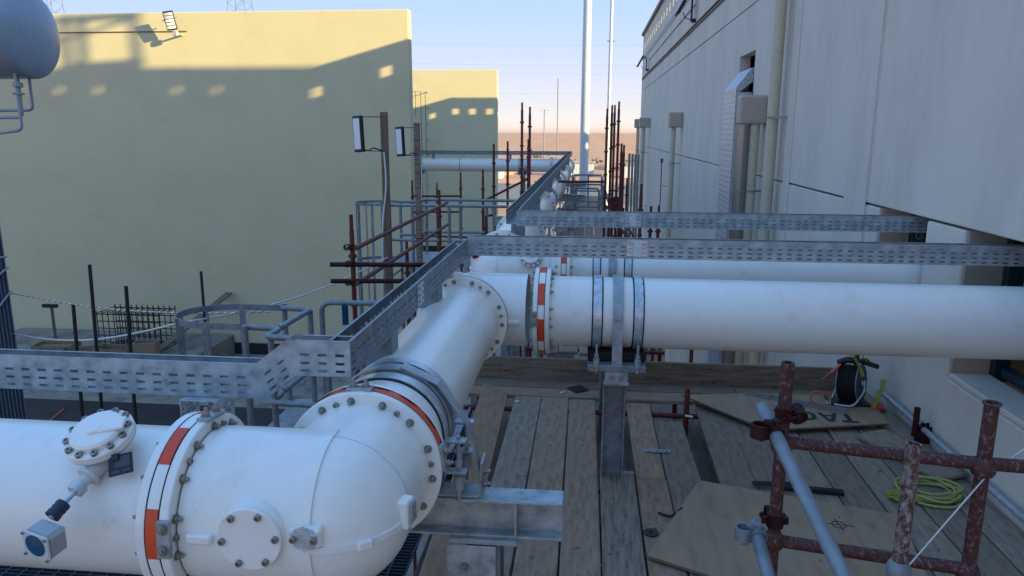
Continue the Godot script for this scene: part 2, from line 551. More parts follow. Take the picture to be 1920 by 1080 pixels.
	parapet(t, V(XW, 0, zf + .08), Vector3.RIGHT, x1 - XW, top - .002, roof_y + .2, 1.12, .72, .44, .62)
	# penthouse on the roof; its parapet draws the level shadow edge on the yellow wall
	var pz := -13.0
	var ptop := 15.5
	sr = T()
	box2(sr, V(4.2, roof_y + .21, pz), V(16.8, ptop - 1.2, -5), .01)
	obj("penthouse", sr, M.beige, t)
	parapet(t, V(4.2, 0, pz + .08), Vector3.RIGHT, 12.6, ptop, ptop - 1.2, 1.44, .45, .28, .5)
	# roof-top pipe frame
	sr = T()
	for x in [9.8, 10.4, 12.35]:
		tube(sr, [V(x, ptop - 1.2, -12.2), V(x, 17.9, -12.2)], .09, 8)
	for y in [16.2, 17.75]:
		bar(sr, V(9.7, y, -12.2), V(12.5, y + .15, -12.2), .12, .2)
	for x in [9.8, 12.35]:
		tube(sr, [V(x, 17.8, -12.2), V(x, 17.8, -10.2), V(x, ptop - 1.2, -10.2)], .07, 8)
	obj("rooftop_pipe_frame", sr, M.zinc_dull, t)
	# lit lamp inside the opening
	sr = T()
	ball(sr, V(XW + 1.5, 5.45, -7.3), .03, 10)
	var lm := single("bulb_lamp", sr, M.lamp_on, "small lit lamp bulb hanging inside the dark wall opening", "lamp")
	sr = T()
	tube(sr, [V(XW + 1.5, 5.48, -7.3), V(XW + 1.5, 6.1, -7.3)], .006, 6)
	bar(sr, V(XW + .2, 6.1, -7.3), V(XW + 2.6, 6.1, -7.3), .03, .03)
	obj("lamp_cord", sr, M.black, lm)
	var ol := OmniLight3D.new()
	ol.position = V(XW + 1.5, 5.38, -7.3)
	ol.light_energy = 0.12
	ol.light_color = rgb(255, 236, 205)
	ol.light_size = .03
	ol.omni_range = 8
	ol.shadow_enabled = true
	ol.name = "bulb_light"
	add_child(ol)
	# red cabinet edge inside the opening
	sr = T()
	box2(sr, V(XW + .80, 3.802, -6.95), V(XW + .90, 5.6, -6.75), .01)
	single("red_cabinet", sr, M.crimson, "dark red steel cabinet standing just inside the wall opening", "cabinet")
# ---------------------------------------------------------------- white ducts
var bolt_mesh: ArrayMesh
var nut_mesh: ArrayMesh
func make_bolts():
	var st := T()
	lathe(st, Vector3.ZERO, Vector3.BACK, [Vector2(0, 0), Vector2(.0155, 0), Vector2(.0155, .003), Vector2(0, .003)], 12)
	lathe(st, Vector3.ZERO, Vector3.BACK, [Vector2(.0115, .003), Vector2(.0115, .012), Vector2(.010, .014), Vector2(0, .015)], 6)
	lathe(st, Vector3.ZERO, Vector3.BACK, [Vector2(.0065, .014), Vector2(.0065, .023), Vector2(.005, .025), Vector2(0, .025)], 8)
	bolt_mesh = commit(st, M.bolt)
	st = T()
	lathe(st, Vector3.ZERO, Vector3.BACK, [Vector2(.011, 0), Vector2(.011, .010), Vector2(.0095, .012), Vector2(.005, .012), Vector2(.0045, .007), Vector2(0, .007)], 14)
	nut_mesh = commit(st, M.steel)
# bolted flange pair: two plates with a striped band between; d the axis
func flange(parent: Node3D, o: Vector3, d: Vector3, r: float, gap: float, pt: float, arcs: Array, nb := 12, ph := 0.0, arc_mat: Material = null) -> void:
	var b := frame_of(d)
	var z := b.z
	for s in [-1.0, 1.0]:
		var c: Vector3 = o + z * s * (gap / 2 + pt / 2)
		var st := T()
		lathe(st, c, z, [Vector2(.2, -pt / 2), Vector2(r - .004, -pt / 2), Vector2(r, -pt / 2 + .004), Vector2(r, pt / 2 - .004), Vector2(r - .004, pt / 2), Vector2(.2, pt / 2)], 64)
		var f := obj("flange_plate", st, M.white, parent)
		for k in nb:
			var a := TAU * (k + ph) / nb
			var p: Vector3 = c + (b.x * cos(a) + b.y * sin(a)) * (r - .033) + z * s * (pt / 2)
			inst("bolt", bolt_mesh, Transform3D(frame_of(z * s), p), f)
			if k % 2 == 0:
				var a2 := TAU * (k + ph + .5) / nb
				var p2: Vector3 = c + (b.x * cos(a2) + b.y * sin(a2)) * (r - .036) + z * s * (pt / 2)
				inst("screw", nut_mesh, Transform3D(frame_of(z * s), p2), f)
	var st2 := T()
	band(st2, o, z, .2, r - .012, gap + .002, 0, TAU, 64)
	obj("spacer_ring", st2, M.seal, parent)
	st2 = T()
	for s in [-1.0, 1.0]: band(st2, o + z * s * (gap / 2 + .0006), z, .2, r + .0005, .0022, 0, TAU, 64)
	obj("gasket", st2, M.black, parent)
	for a in arcs:
		st2 = T()
		band(st2, o, z, r - .0115, r + .0012, gap - .004, deg_to_rad(a[0]), deg_to_rad(a[1]), 16)
		obj("orange_band", st2, M.orange if arc_mat == null else arc_mat, parent)
	if arcs.size() > 1:
		for i in arcs.size():
			var e0: float = arcs[i][1]
			var e1: float = arcs[(i + 1) % arcs.size()][0]
			if e1 < e0: e1 += 360
			st2 = T()
			band(st2, o, z, r - .0115, r - .001, gap - .004, deg_to_rad(e0), deg_to_rad(e1), 16)
			obj("white_band", st2, M.white, parent)
func pipe_seg(parent: Node3D, a: Vector3, b: Vector3, r := .25):
	var st := T()
	tube(st, [a, b], r, 72, false)
	obj("duct_shell", st, M.white, parent)
func earth_strap(parent: Node3D, o: Vector3, d: Vector3, r: float, ang: float, w: float):   # bonding bar with two bolts on the rim of a flange
	var b := frame_of(d)
	var e := b.x * cos(ang) + b.y * sin(ang)
	var q := Basis(e.cross(b.z), e, b.z)
	var st := T()
	box(st, o + e * (r + .004), V(w, .016, .045), q, .003)
	var s := obj("bonding_bar", st, M.zinc, parent)
	for k in [-1.0, 1.0]: inst("bolt", bolt_mesh, Transform3D(frame_of(e).scaled(V(1.25, 1.25, .7)), o + e * (r + .012) + q.x * k * (w / 2 - .026)), s)
func lug(parent: Node3D, p: Vector3, bs: Basis, s: Vector3):
	var st := T()
	box(st, p, s, bs, .006)
	obj("lug", st, M.white, parent)
# elbow body: two stubs joined by a rounded corner; ex and ez the directions in which the stubs leave
func elbow(parent: Node3D, o: Vector3, ex: Vector3, ez: Vector3, lx: float, lz: float, r := .262):
	var st := T()
	tube(st, [o + ex * .0, o + ex * lx], r, 72, false)
	tube(st, [o + ez * .0, o + ez * lz], r, 72, false)
	var pr := []
	for i in 25:
		var a := -PI2 + PI * i / 24.0
		pr.append(Vector2(maxf(0.0, (r - .0008) * cos(a)), (r - .0008) * sin(a)))
	smooth_lathe(st, o, Vector3.UP, pr, 72)
	var e := obj("elbow_body", st, M.white, parent)
	st = T()
	band(st, o + ex * .006, ex, r - .01, r + .007, .028, 0, TAU, 72)
	obj("weld_ring", st, M.white, e)
	st = T()
	lathe(st, o, Vector3.UP, [Vector2(r - .01, -.013), Vector2(r + .006, -.011), Vector2(r + .006, .011), Vector2(r - .01, .013)], 72)
	obj("seam_rib", st, M.white, e)
func valve_cap(parent: Node3D, o: Vector3, n: Vector3, r: float):   # domed filling valve cover with a ring of screws
	var st := T()
	lathe(st, o, n, [Vector2(r * .72, -.13), Vector2(r * .72, -.03), Vector2(r, -.03), Vector2(r, -.008), Vector2(r - .004, -.004), Vector2(r * .77, -.004), Vector2(r * .77, .012), Vector2(r * .70, .020), Vector2(0, .024)], 40)
	var v := obj("valve_cap", st, M.white, parent)
	st = T()
	band(st, o - n.normalized() * .0335, n, r * .7, r - .002, .006, 0, TAU, 40)
	obj("gasket", st, M.grey_paint, v)
	var b := frame_of(n)
	for k in 12:
		var a := TAU * k / 12.0
		inst("screw", nut_mesh, Transform3D(b, o + (b.x * cos(a) + b.y * sin(a)) * (r - .013) - b.z * .004), v)
	var tb := b * rot(Vector3.BACK, 20)
	st = T()
	box(st, o + tb * V(r * .42, 0, .025), V(r * .95, r * .5, .012), tb, .004)
	cyl(st, o + tb * V(0, 0, .02), o + tb * V(0, 0, .032), r * .27, 20, .003)
	obj("lift_tab", st, M.white, v)
func build_duct_near():
	var t := thing("gas_duct", "large white gas duct from the left bending twice past orange striped flanges into the hall", "pipe", V(XP, PY - .25, -3.6))
	var zA := -2.25
	var zB := -5.2
	# left run
	pipe_seg(t, V(-6.2, PY, zA), V(-1.37, PY, zA))
	flange(t, V(-1.31, PY, zA), Vector3.RIGHT, .305, .042, .034, [[0, 28], [52, 80], [103, 131], [157, 187], [212, 240], [262, 290], [314, 340]], 14, .35)
	earth_strap(t, V(-1.268, PY, zA), Vector3.RIGHT, .300, deg_to_rad(174), .12)
	earth_strap(t, V(-1.268, PY, zA), Vector3.RIGHT, .300, deg_to_rad(84), .12)
	elbow(t, V(XP, PY, zA), Vector3.LEFT, Vector3.FORWARD, .42, .31)
	# round hand-hole cover and small bosses on the front of the elbow
	var st := T()
	var c := V(-1.007, PY + .035, zA + .262)
	lathe(st, c - V(0, 0, .12), Vector3.BACK, [Vector2(.108, 0), Vector2(.108, .118), Vector2(.1, .122), Vector2(.1, .126)], 48)
	obj("cover_neck", st, M.white, t)
	st = T()
	lathe(st, c + V(0, 0, .007), Vector3.BACK, [Vector2(.0, 0), Vector2(.1, 0), Vector2(.102, .002), Vector2(.102, .012), Vector2(.1, .014), Vector2(0, .014)], 56)
	var cov := obj("round_cover", st, M.white, t)
	for k in 6:
		var a := TAU * k / 6.0 + .1
		inst("screw", nut_mesh, Transform3D(Basis.IDENTITY, c + V(cos(a) * .086, sin(a) * .086, .021)), cov)
	st = T()
	box(st, V(-.831, PY + .05, zA + .262), V(.1, .062, .04), Basis.IDENTITY, .006)
	var bp := obj("bonding_pad", st, M.white, t)
	st = T()
	lathe(st, V(-.831, PY + .05, zA + .281), Vector3.BACK, [Vector2(0, 0), Vector2(.038, 0), Vector2(.042, .002), Vector2(.042, .0045), Vector2(.026, .0045)], 8)
	lathe(st, V(-.831, PY + .05, zA + .281), Vector3.BACK, [Vector2(.026, .004), Vector2(.026, .009), Vector2(.019, .0095), Vector2(.018, .0078), Vector2(0, .0078)], 24)
	box(st, V(-.831, PY + .05, zA + .284), V(.082, .036, .006), Basis.IDENTITY, .002)
	obj("pad_plate", st, M.zinc_bright, bp)
	for k in [-1.0, 1.0]: inst("screw", nut_mesh, Transform3D(Basis.IDENTITY, V(-.831 + k * .032, PY + .05, zA + .287)), bp)
	lug(t, V(-1.175, PY + .02, zA + .265), Basis.IDENTITY, V(.085, .032, .03))
	var el := rot(Vector3.UP, 38)
	lug(t, V(XP, PY, zA) + el * V(0, 0, .268), el, V(.05, .034, .025))
	el = rot(Vector3.UP, 78)
	lug(t, V(XP, PY + .03, zA) + el * V(0, 0, .262), el, V(.06, .10, .04))
	st = T()
	var e2 := rot(Vector3.UP, 80)
	box(st, V(XP, PY + .03, zA) + e2 * V(0, 0, .284), V(.045, .07, .01), e2, .004)
	obj("clamp_plate", st, M.zinc, t)
	# first flange of the corridor leg, orange all round
	flange(t, V(XP, PY, zA - .36), Vector3.FORWARD, .305, .05, .03, [[0, 359.9]], 14, .22)
	earth_strap(t, V(XP, PY, zA - .345), Vector3.FORWARD, .302, deg_to_rad(88), .10)
	earth_strap(t, V(XP, PY, zA - .345), Vector3.FORWARD, .302, deg_to_rad(172), .10)
	pipe_seg(t, V(XP, PY, zA - .36), V(XP, PY, zB + .3))
	flange(t, V(XP, PY, zB + .36), Vector3.FORWARD, .31, .018, .03, [[20, 75], [160, 200]], 14, .1)
	lug(t, V(XP - .02, PY + .318, zB + .40), Basis.IDENTITY, V(.06, .05, .03))
	# corner housing and the run into the hall
	elbow(t, V(XP, PY, zB), Vector3.RIGHT, Vector3.BACK, .42, .34)
	flange(t, V(-.30, PY, zB), Vector3.RIGHT, .31, .046, .034, [[10, 42], [75, 108], [130, 160], [178, 210], [232, 262], [284, 316]], 14, .4)
	earth_strap(t, V(-.345, PY, zB), Vector3.RIGHT, .302, deg_to_rad(178), .11)
	lug(t, V(-.56, PY - .03, zB + .262), Basis.IDENTITY, V(.22, .03, .03))
	pipe_seg(t, V(-.26, PY, zB), V(5.2, PY, zB))
	# weld seams
	st = T()
	band(st, V(XP, PY, -4.55), Vector3.FORWARD, .245, .2525, .012, 0, TAU, 72)
	obj("weld_ring", st, M.white, t)
	# filling valve with rod and density gauge
	var vn := V(-.05, .9, .43).normalized()
	var vo := V(-1.545, PY, zA) + vn * .335
	valve_cap(t, vo, vn, .108)
	st = T()
	var p0 := V(-1.545, PY + .20, zA + .20)
	var p1 := V(-1.60, 5.335, -1.86)
	var dir := (p1 - p0).normalized()
	lathe(st, p0 - dir * .05, dir, [Vector2(.028, 0), Vector2(.028, .07), Vector2(.036, .072), Vector2(.036, .082), Vector2(.02, .084), Vector2(.018, .115)], 20)
	obj("valve_neck", st, M.seal, t)
	st = T()
	lathe(st, p0 + dir * .06, dir, [Vector2(.0, 0), Vector2(.026, .0), Vector2(.026, .028), Vector2(0, .028)], 6)
	tube(st, [p0 + dir * .08, p1 - dir * .04], .0085, 12)
	obj("gauge_stem", st, M.zinc_bright, t)
	st = T()
	lathe(st, p1 - dir * .095, dir, [Vector2(.0, 0), Vector2(.021, 0), Vector2(.023, .01), Vector2(.021, .015), Vector2(.023, .02), Vector2(.021, .03), Vector2(.023, .036), Vector2(.023, .05), Vector2(0, .05)], 20)
	obj("gauge_sleeve", st, M.sleeve, t)
	st = T()
	var gb := frame_of(V(-.22, -.12, 1)) * rot(Vector3.BACK, -8)
	var gc := p1 + V(.016, -.03, .0)
	box(st, gc, V(.096, .088, .07), gb, .012)
	var gg := obj("density_gauge", st, M.grey_paint, t)
	st = T()
	box(st, gc + gb * V(0, 0, .033), V(.098, .09, .008), gb, .004)
	obj("gauge_rim", st, M.seal, gg)
	st = T()
	lathe(st, gc + gb * V(0, .004, .036), gb.z, [Vector2(.036, 0), Vector2(.036, .003), Vector2(.033, .004), Vector2(0, .006)], 28)
	obj("blue_lens", st, M.blue, gg)
	for k in [[-1, -1], [1, -1], [1, 1], [-1, 1]]:
		inst("screw", nut_mesh, Transform3D(gb.scaled(V(.45, .45, .45)), gc + gb * V(k[0] * .041, k[1] * .037, .037)), gg)
	st = T()
	lathe(st, gc + gb * V(.01, -.044, .01), gb * V(0, -1, 0), [Vector2(.014, 0), Vector2(.014, .012), Vector2(.009, .014), Vector2(.009, .022), Vector2(0, .022)], 12)
	obj("gauge_gland", st, M.grey_paint, gg)
	# black data plate with a grey print field
	st = T()
	var pb := frame_of(V(.1, .55, .8)) * rot(Vector3.BACK, 14)
	var pc := V(-1.452, PY + .225, zA + .205)
	box(st, pc, V(.075, .066, .004), pb, .001)
	box(st, pc + V(-.02, .01, -.02), V(.02, .02, .05), pb)
	var dp := obj("data_plate", st, M.black, t)
	st = T()
	box(st, pc + pb * V(.006, .008, .0022), V(.047, .034, .0012), pb)
	for k in 2: box(st, pc + pb * V(-.016 + k * .034, -.021, .0022), V(.026, .007, .0012), pb)
	obj("print_field", st, M.print_grey, dp)
func build_duct_far():
	var t := thing("gas_duct", "long white gas duct running down the corridor and turning left behind the yellow wall", "pipe", V(XP, PY - .25, -18))
	var zB := -6.85
	var zE := -28.8
	elbow(t, V(XP, PY, zB), Vector3.RIGHT, Vector3.FORWARD, .5, .34)
	flange(t, V(-.2, PY, zB), Vector3.RIGHT, .31, .046, .034, [[10, 42], [80, 104], [125, 160], [178, 210], [232, 262], [284, 316]], 14, .4)
	pipe_seg(t, V(-.4, PY, zB), V(5.2, PY, zB))
	valve_cap(t, V(-.50, PY + .17, zB + .27), V(0.1, .45, .9), .105)
	lug(t, V(-.72, PY + .21, zB + .2), rot(Vector3.RIGHT, -40), V(.09, .07, .05))
	var st := T()
	cyl(st, V(-1.22, PY + .16, zB + .12), V(-1.03, PY + .16, zB + .12), .035, 16)
	obj("sight_pipe", st, M.zinc_dull, t)
	st = T()
	cyl(st, V(-1.05, PY + .16, zB + .12), V(-.99, PY + .16, zB + .12), .055, 16, .004)
	obj("red_cap", st, M.crimson, t)
	for z in [-7.2, -9.2, -12.4, -17.4, -22.6, -28.3]:
		flange(t, V(XP, PY, z), Vector3.FORWARD, .31, .02, .03, [[20, 75], [160, 200]], 14, .1)
	pipe_seg(t, V(XP, PY, zB - .3), V(XP, PY, zE + .2))
	for z in [-8.1, -10.6, -14.8, -20.0, -25.4]:
		st = T()
		band(st, V(XP, PY, z), Vector3.FORWARD, .245, .253, .014, 0, TAU, 48)
		obj("weld_ring", st, M.white, t)
	elbow(t, V(XP, PY, zE), Vector3.LEFT, Vector3.BACK, .5, .4)
	flange(t, V(-1.42, PY, zE), Vector3.LEFT, .31, .03, .034, [[0, 40], [70, 110], [140, 180], [210, 250], [280, 320]], 14, .1)
	pipe_seg(t, V(-1.3, PY, zE), V(-15, PY, zE))
	st = T()
	band(st, V(-4.95, PY, zE), Vector3.LEFT, .24, .256, .02, 0, TAU, 48)
	obj("joint_ring", st, M.joint, t)

# ---------------------------------------------------------------- steel supports
func h_section(st: SurfaceTool, a: Vector3, b: Vector3, w: float, h: float, tw: float, tf: float, bs: Basis):   # bs.x across the flanges' width, bs.y web direction, bs.z along
	var c := (a + b) * .5
	var L := a.distance_to(b)
	box(st, c, V(tw, h - 2 * tf - .0004, L), bs)
	for s in [-1.0, 1.0]: box(st, c + bs.y * s * (h / 2 - tf / 2), V(w, tf, L), bs, .002)
func clamp_ring(parent: Node3D, o: Vector3, d: Vector3):      # steel band on a rubber liner, bolted ends
	var st := T()
	band(st, o, d, .2505, .2555, .076, 0, TAU, 64)
	obj("rubber_liner", st, M.rubber, parent)
	st = T()
	band(st, o, d, .2557, .2615, .058, 0, TAU, 64)
	obj("clamp_band", st, M.zinc_bright, parent)
func stud(parent: Node3D, p: Vector3, L: float):
	var st := T()
	cyl(st, p, p + V(0, L, 0), .009, 10)
	lathe(st, p + V(0, L * .55, 0), Vector3.UP, [Vector2(0, 0), Vector2(.018, 0), Vector2(.018, .02), Vector2(0, .02)], 6)
	lathe(st, p + V(0, L * .2, 0), Vector3.UP, [Vector2(0, 0), Vector2(.022, 0), Vector2(.022, .06), Vector2(0, .06)], 12)
	obj("stud", st, M.zinc, parent)
# column with saddle under a duct that runs along d (level); s the free side where the strap comes down
func column_support(label: String, p: Vector3, d: Vector3, s: Vector3, group: String):
	var t := thing("duct_support", label, "support", V(p.x, G, p.z), group)
	for k in [-.14, .14]: clamp_ring(t, V(p.x, PY, p.z) + d * k, d)
	for k in [-.14, .14]:
		for q in [-1.0, 1.0]: stud(t, V(p.x, PY - .36, p.z) + d * k + s * q * .285, .2)
	var st := T()
	var bs := Basis(d, Vector3.UP, d.cross(Vector3.UP))
	box(st, V(p.x, PY - .335, p.z), V(.40, .05, .56), bs, .006)
	obj("saddle", st, M.zinc_dull, t)
	st = T()
	box(st, V(p.x, PY - .275, p.z), V(.40, .065, .40), bs, .01)
	obj("saddle_pad", st, M.rubber, t)
	st = T()
	band(st, V(p.x, PY, p.z), d, .2625, .2685, .07, 0, TAU, 64)
	box(st, V(p.x, PY - .18, p.z) + s * .272, V(.07, .36, .008), bs, .001)
	box(st, V(p.x, PY - .40, p.z) + s * .268, V(.16, .12, .012), bs, .004)
	var sp := obj("strap", st, M.zinc, t)
	for k in [-.03, .03]: inst("bolt", bolt_mesh, Transform3D(frame_of(s), V(p.x, PY - .40, p.z) + d * k + s * .274), sp)
	st = T()
	box(st, V(p.x, PY - .44, p.z) + s * .15, V(.18, .014, .26), bs, .002)
	obj("bracket_shelf", st, M.zinc, t)
	st = T()
	var cb := Basis(d, d.cross(Vector3.UP) * -1.0, Vector3.UP)
	cb = Basis(d, Vector3.UP.cross(d), Vector3.UP)
	h_section(st, V(p.x, G, p.z), V(p.x, PY - .361, p.z), .16, .16, .01, .012, Basis(cb.y, cb.x, cb.z))
	obj("column", st, M.zinc_dull, t)
	st = T()
	box(st, V(p.x, G + .0125, p.z), V(.34, .025, .34), Basis.IDENTITY, .003)
	obj("base_plate", st, M.zinc_dull, t)
func beam_support(z: float, label: String):
	var t := thing("duct_support", label, "support", V(-.5, G, z), "duct supports")
	var top := 4.93
	var st := T()
	h_section(st, V(-1.75, top - .0875, z), V(-.075, top - .0875, z), .13, .175, .009, .012, Basis(Vector3.BACK, Vector3.UP, Vector3.RIGHT))
	obj("beam", st, M.zinc, t)
	for x in [-.28, -1.45]:
		st = T()
		for s in [-1.0, 1.0]: box(st, V(x, top - .0875, z + s * .0345), V(.01, .149, .06))
		obj("stiffener", st, M.zinc, t)
	for k in [.10, -.11]: clamp_ring(t, V(XP, PY, z + k), Vector3.FORWARD)
	st = T()
	band(st, V(XP, PY, z), Vector3.FORWARD, .2625, .268, .072, 0, TAU, 64)
	obj("strap", st, M.zinc, t)
	# flat bar coming off the strap down to an angle on the beam
	st = T()
	var pa := V(XP + .19, PY + .19, z)
	bar(st, V(XP + .05, PY + .272, z), V(XP + .21, PY + .20, z), .07, .007, .001)
	bar(st, V(XP + .21, PY + .20, z), V(XP + .335, PY + .02, z), .07, .007, .001)
	bar(st, V(XP + .335, PY + .02, z), V(XP + .385, top + .12, z), .07, .007, .001)
	obj("tie_bar", st, M.zinc, t)
	st = T()
	box(st, V(XP + .23, top + .007, z - .01), V(.34, .012, .12), Basis.IDENTITY, .003)
	box(st, V(XP + .394, top + .085, z - .01), V(.012, .165, .12), rot(Vector3.BACK, -4), .003)
	var br := obj("angle_bracket", st, M.zinc, t)
	for k in [-.03, .03]:
		inst("bolt", bolt_mesh, Transform3D(frame_of(Vector3.UP).scaled(V(1.3, 1.3, 1.3)), V(XP + .2, top + .013, z - .01 + k * .8)), br)
		inst("bolt", bolt_mesh, Transform3D(frame_of(Vector3.RIGHT).scaled(V(1.3, 1.3, 1.3)), V(XP + .401, top + .075 + k, z - .01)), br)
	for k in [.10, -.11]:
		stud(t, V(XP + .31, PY - .30, z + k), .30)
		stud(t, V(XP - .31, PY - .30, z + k), .30)
		for q in [-1.0, 1.0]:
			for y in [-.02, -.16]:
				st = T()
				box(st, V(XP + q * .30, PY + y, z + k), V(.09, .012, .05), Basis.IDENTITY, .003)
				obj("clamp_ear", st, M.zinc, t)
	st = T()
	box2(st, V(XP - .2, top + .001, z - .17), V(XP + .05, PY - .24, z + .17), .006)
	obj("saddle", st, M.zinc_dull, t)
	# gusseted posts below
	for x in [-.42, -1.55]:
		st = T()
		h_section(st, V(x, G, z), V(x, top - .2, z), .15, .16, .01, .012, Basis(Vector3.RIGHT, Vector3.BACK, Vector3.UP))
		obj("post", st, M.zinc_dull, t)
		st = T()
		box(st, V(x, top - .187, z), V(.30, .022, .18), Basis.IDENTITY, .003)
		box(st, V(x - .05, top - .34, z + .095), V(.22, .28, .012), rot(Vector3.BACK, 0), .004)
		bar(st, V(x - .16, top - .46, z + .1), V(x - .42, top - .95, z + .1), .012, .10, .002)
		var gs := obj("gusset", st, M.zinc, t)
		for k in [[-.08, -.30], [-.02, -.36], [-.11, -.42]]: inst("bolt", bolt_mesh, Transform3D(frame_of(Vector3.BACK).scaled(V(1.4, 1.4, 1.4)), V(x + k[0], top + k[1], z + .101)), gs)
# ---------------------------------------------------------------- cable trays
# channel along u from o (front bottom corner); back the horizontal direction towards its other side
func tray_run(parent: Node3D, o: Vector3, u: Vector3, back: Vector3, L: float, plain_front := false, m: Material = null, wd := .11, floor_holes := true):
	var H := .14
	var up := u.cross(back)
	if up.y < 0: up = -up
	var rows := [H * .14, H * .36, H * .60]
	if m == null: m = M.zinc
	for s in 2:
		var st := T()
		slotted(st, o + back * (wd * s), u, up, L, H, .002, rows, .07, .035, .011, .5 + .5 * s)
		_plate(st, o + back * (wd * s + (-.004 if s == 1 else .004)) + up * (H - .001), Basis(u, back, u.cross(back)), 0, L, -.006, .006, .002)
		obj("tray_side", st, m, parent)
	var sb := T()
	slotted(sb, o - up * .0012, u, back, L, wd, .002, [], .07, .034, .012)
	obj("tray_floor", sb, m, parent)
func splice(parent: Node3D, p: Vector3, u: Vector3, back: Vector3, n: Vector3):
	var st := T()
	var bs := Basis(u, Vector3.UP, u.cross(Vector3.UP))
	box(st, p + n * .004, V(.15, .118, .003), bs, .001)
	var o := obj("splice_plate", st, M.zinc_bright, parent)
	st = T()
	box(st, p + n * .0065, V(.05, .122, .002), bs, .0005)
	obj("splice_bar", st, M.seal, o)
	for k in [-.055, -.038, .038, .055]:
		for y in [-.035, 0.0, .035]:
			inst("screw", nut_mesh, Transform3D(frame_of(n).scaled(V(.45, .45, .35)), p + n * .0055 + u * k + V(0, y, 0)), o)
func build_trays():
	var t := thing("cable_tray", "slotted galvanised cable tray stepping up beside the near white duct and turning into the hall", "cable tray", V(-.9, 5.47, -3.6))
	var zf := -2.65
	# left run, low
	tray_run(t, V(-6.2, 5.47, zf), Vector3.RIGHT, Vector3.FORWARD, 4.925, false, null, .085)
	# mitred riser between the two levels, then the short upper run
	var j := V(-.036, .14, 0)
	for s in 2:
		var o := V(-1.239, 5.47, zf - .085 * s)
		var st0 := T()
		for q in [[V(-.036, 0, 0), V(0, 0, 0), j], [V(.131, .102, 0), V(.131, .102, 0) + j, V(.131 + .0, .242, 0)]]:
			for e in [-.001, .001]: tri(st0, o + q[0] + V(0, 0, e), o + q[1] + V(0, 0, e), o + q[2] + V(0, 0, e))
		var u := V(.131, .102, 0)
		slotted(st0, o, u.normalized(), j.normalized(), u.length(), j.length(), .002, [.02, .05, .085], .07, .034, .0095, .62)
		obj("tray_side", st0, M.zinc, t)
	var sf := T()
	bar(sf, V(-1.239, 5.469, zf - .0425), V(-1.108, 5.571, zf - .0425), .083, .002)
	obj("tray_floor", sf, M.zinc, t)
	tray_run(t, V(-1.108, 5.572, zf), Vector3.RIGHT, Vector3.FORWARD, .216, false, null, .085)
	# along the corridor, then into the hall
	tray_run(t, V(-.891, 5.573, zf + .001), Vector3.FORWARD, Vector3.LEFT, 2.80, true, M.zinc_dull, .085)
	tray_run(t, V(-.89, 5.59, -5.45), Vector3.RIGHT, Vector3.FORWARD, 5.2)
	splice(t, V(.37, 5.665, -5.45), Vector3.RIGHT, Vector3.FORWARD, Vector3.BACK)
	splice(t, V(-.891, 5.643, -3.85), Vector3.FORWARD, Vector3.LEFT, Vector3.RIGHT)
	# brackets that hold the tray on the duct
	var st := T()
	for x in [-1.5, -3.4]:
		st = T()
		for q in [-.075, .075]: slotted(st, V(x + q, PY - .02, zf + .04), Vector3.FORWARD, Vector3.UP, .14, .242, .003, [.05, .09, .13, .17, .2], .04, .02, .012)
		box(st, V(x, 5.464, zf - .03), V(.153, .004, .14))
		box(st, V(x, PY - .02, zf - .03), V(.16, .01, .3))
		obj("tray_bracket", st, M.zinc_bright, t)
	for a in [V(-.95, 5.49, -3.3), V(-.95, 5.49, -4.4)]:
		st = T()
		box2(st, a - V(.06, .05, .06), V(a.x + .06, 5.571, a.z + .06), .003)
		obj("tray_bracket", st, M.zinc_dull, t)
	var f := thing("cable_tray", "slotted galvanised cable tray following the far duct down the corridor", "cable tray", V(-.66, 5.6, -17))
	tray_run(f, V(-.66, 5.635, -6.9), Vector3.RIGHT, Vector3.FORWARD, 4.9)
	splice(f, V(.42, 5.71, -6.9), Vector3.RIGHT, Vector3.FORWARD, Vector3.BACK)
	tray_run(f, V(-.64, 5.64, -7.01), Vector3.FORWARD, Vector3.LEFT, 21.8, true, M.zinc_dull, .13)
	tray_run(f, V(-.64, 5.64, -28.65), Vector3.LEFT, Vector3.FORWARD, 13.5, false, M.zinc_dull, .2, false)
	for z in [-7.6, -10.0, -13.4, -17.0, -21.0, -25.0]:
		st = T()
		box2(st, V(-.78, PY + .2, z - .04), V(-.64, 5.636, z + .04), .003)
		obj("tray_bracket", st, M.zinc_dull, f)
	for x in [-3.0, -6.0, -9.0, -12.0]:
		st = T()
		box2(st, V(x - .04, PY + .2, -28.8), V(x + .04, 5.636, -28.7), .003)
		obj("tray_bracket", st, M.zinc_dull, f)

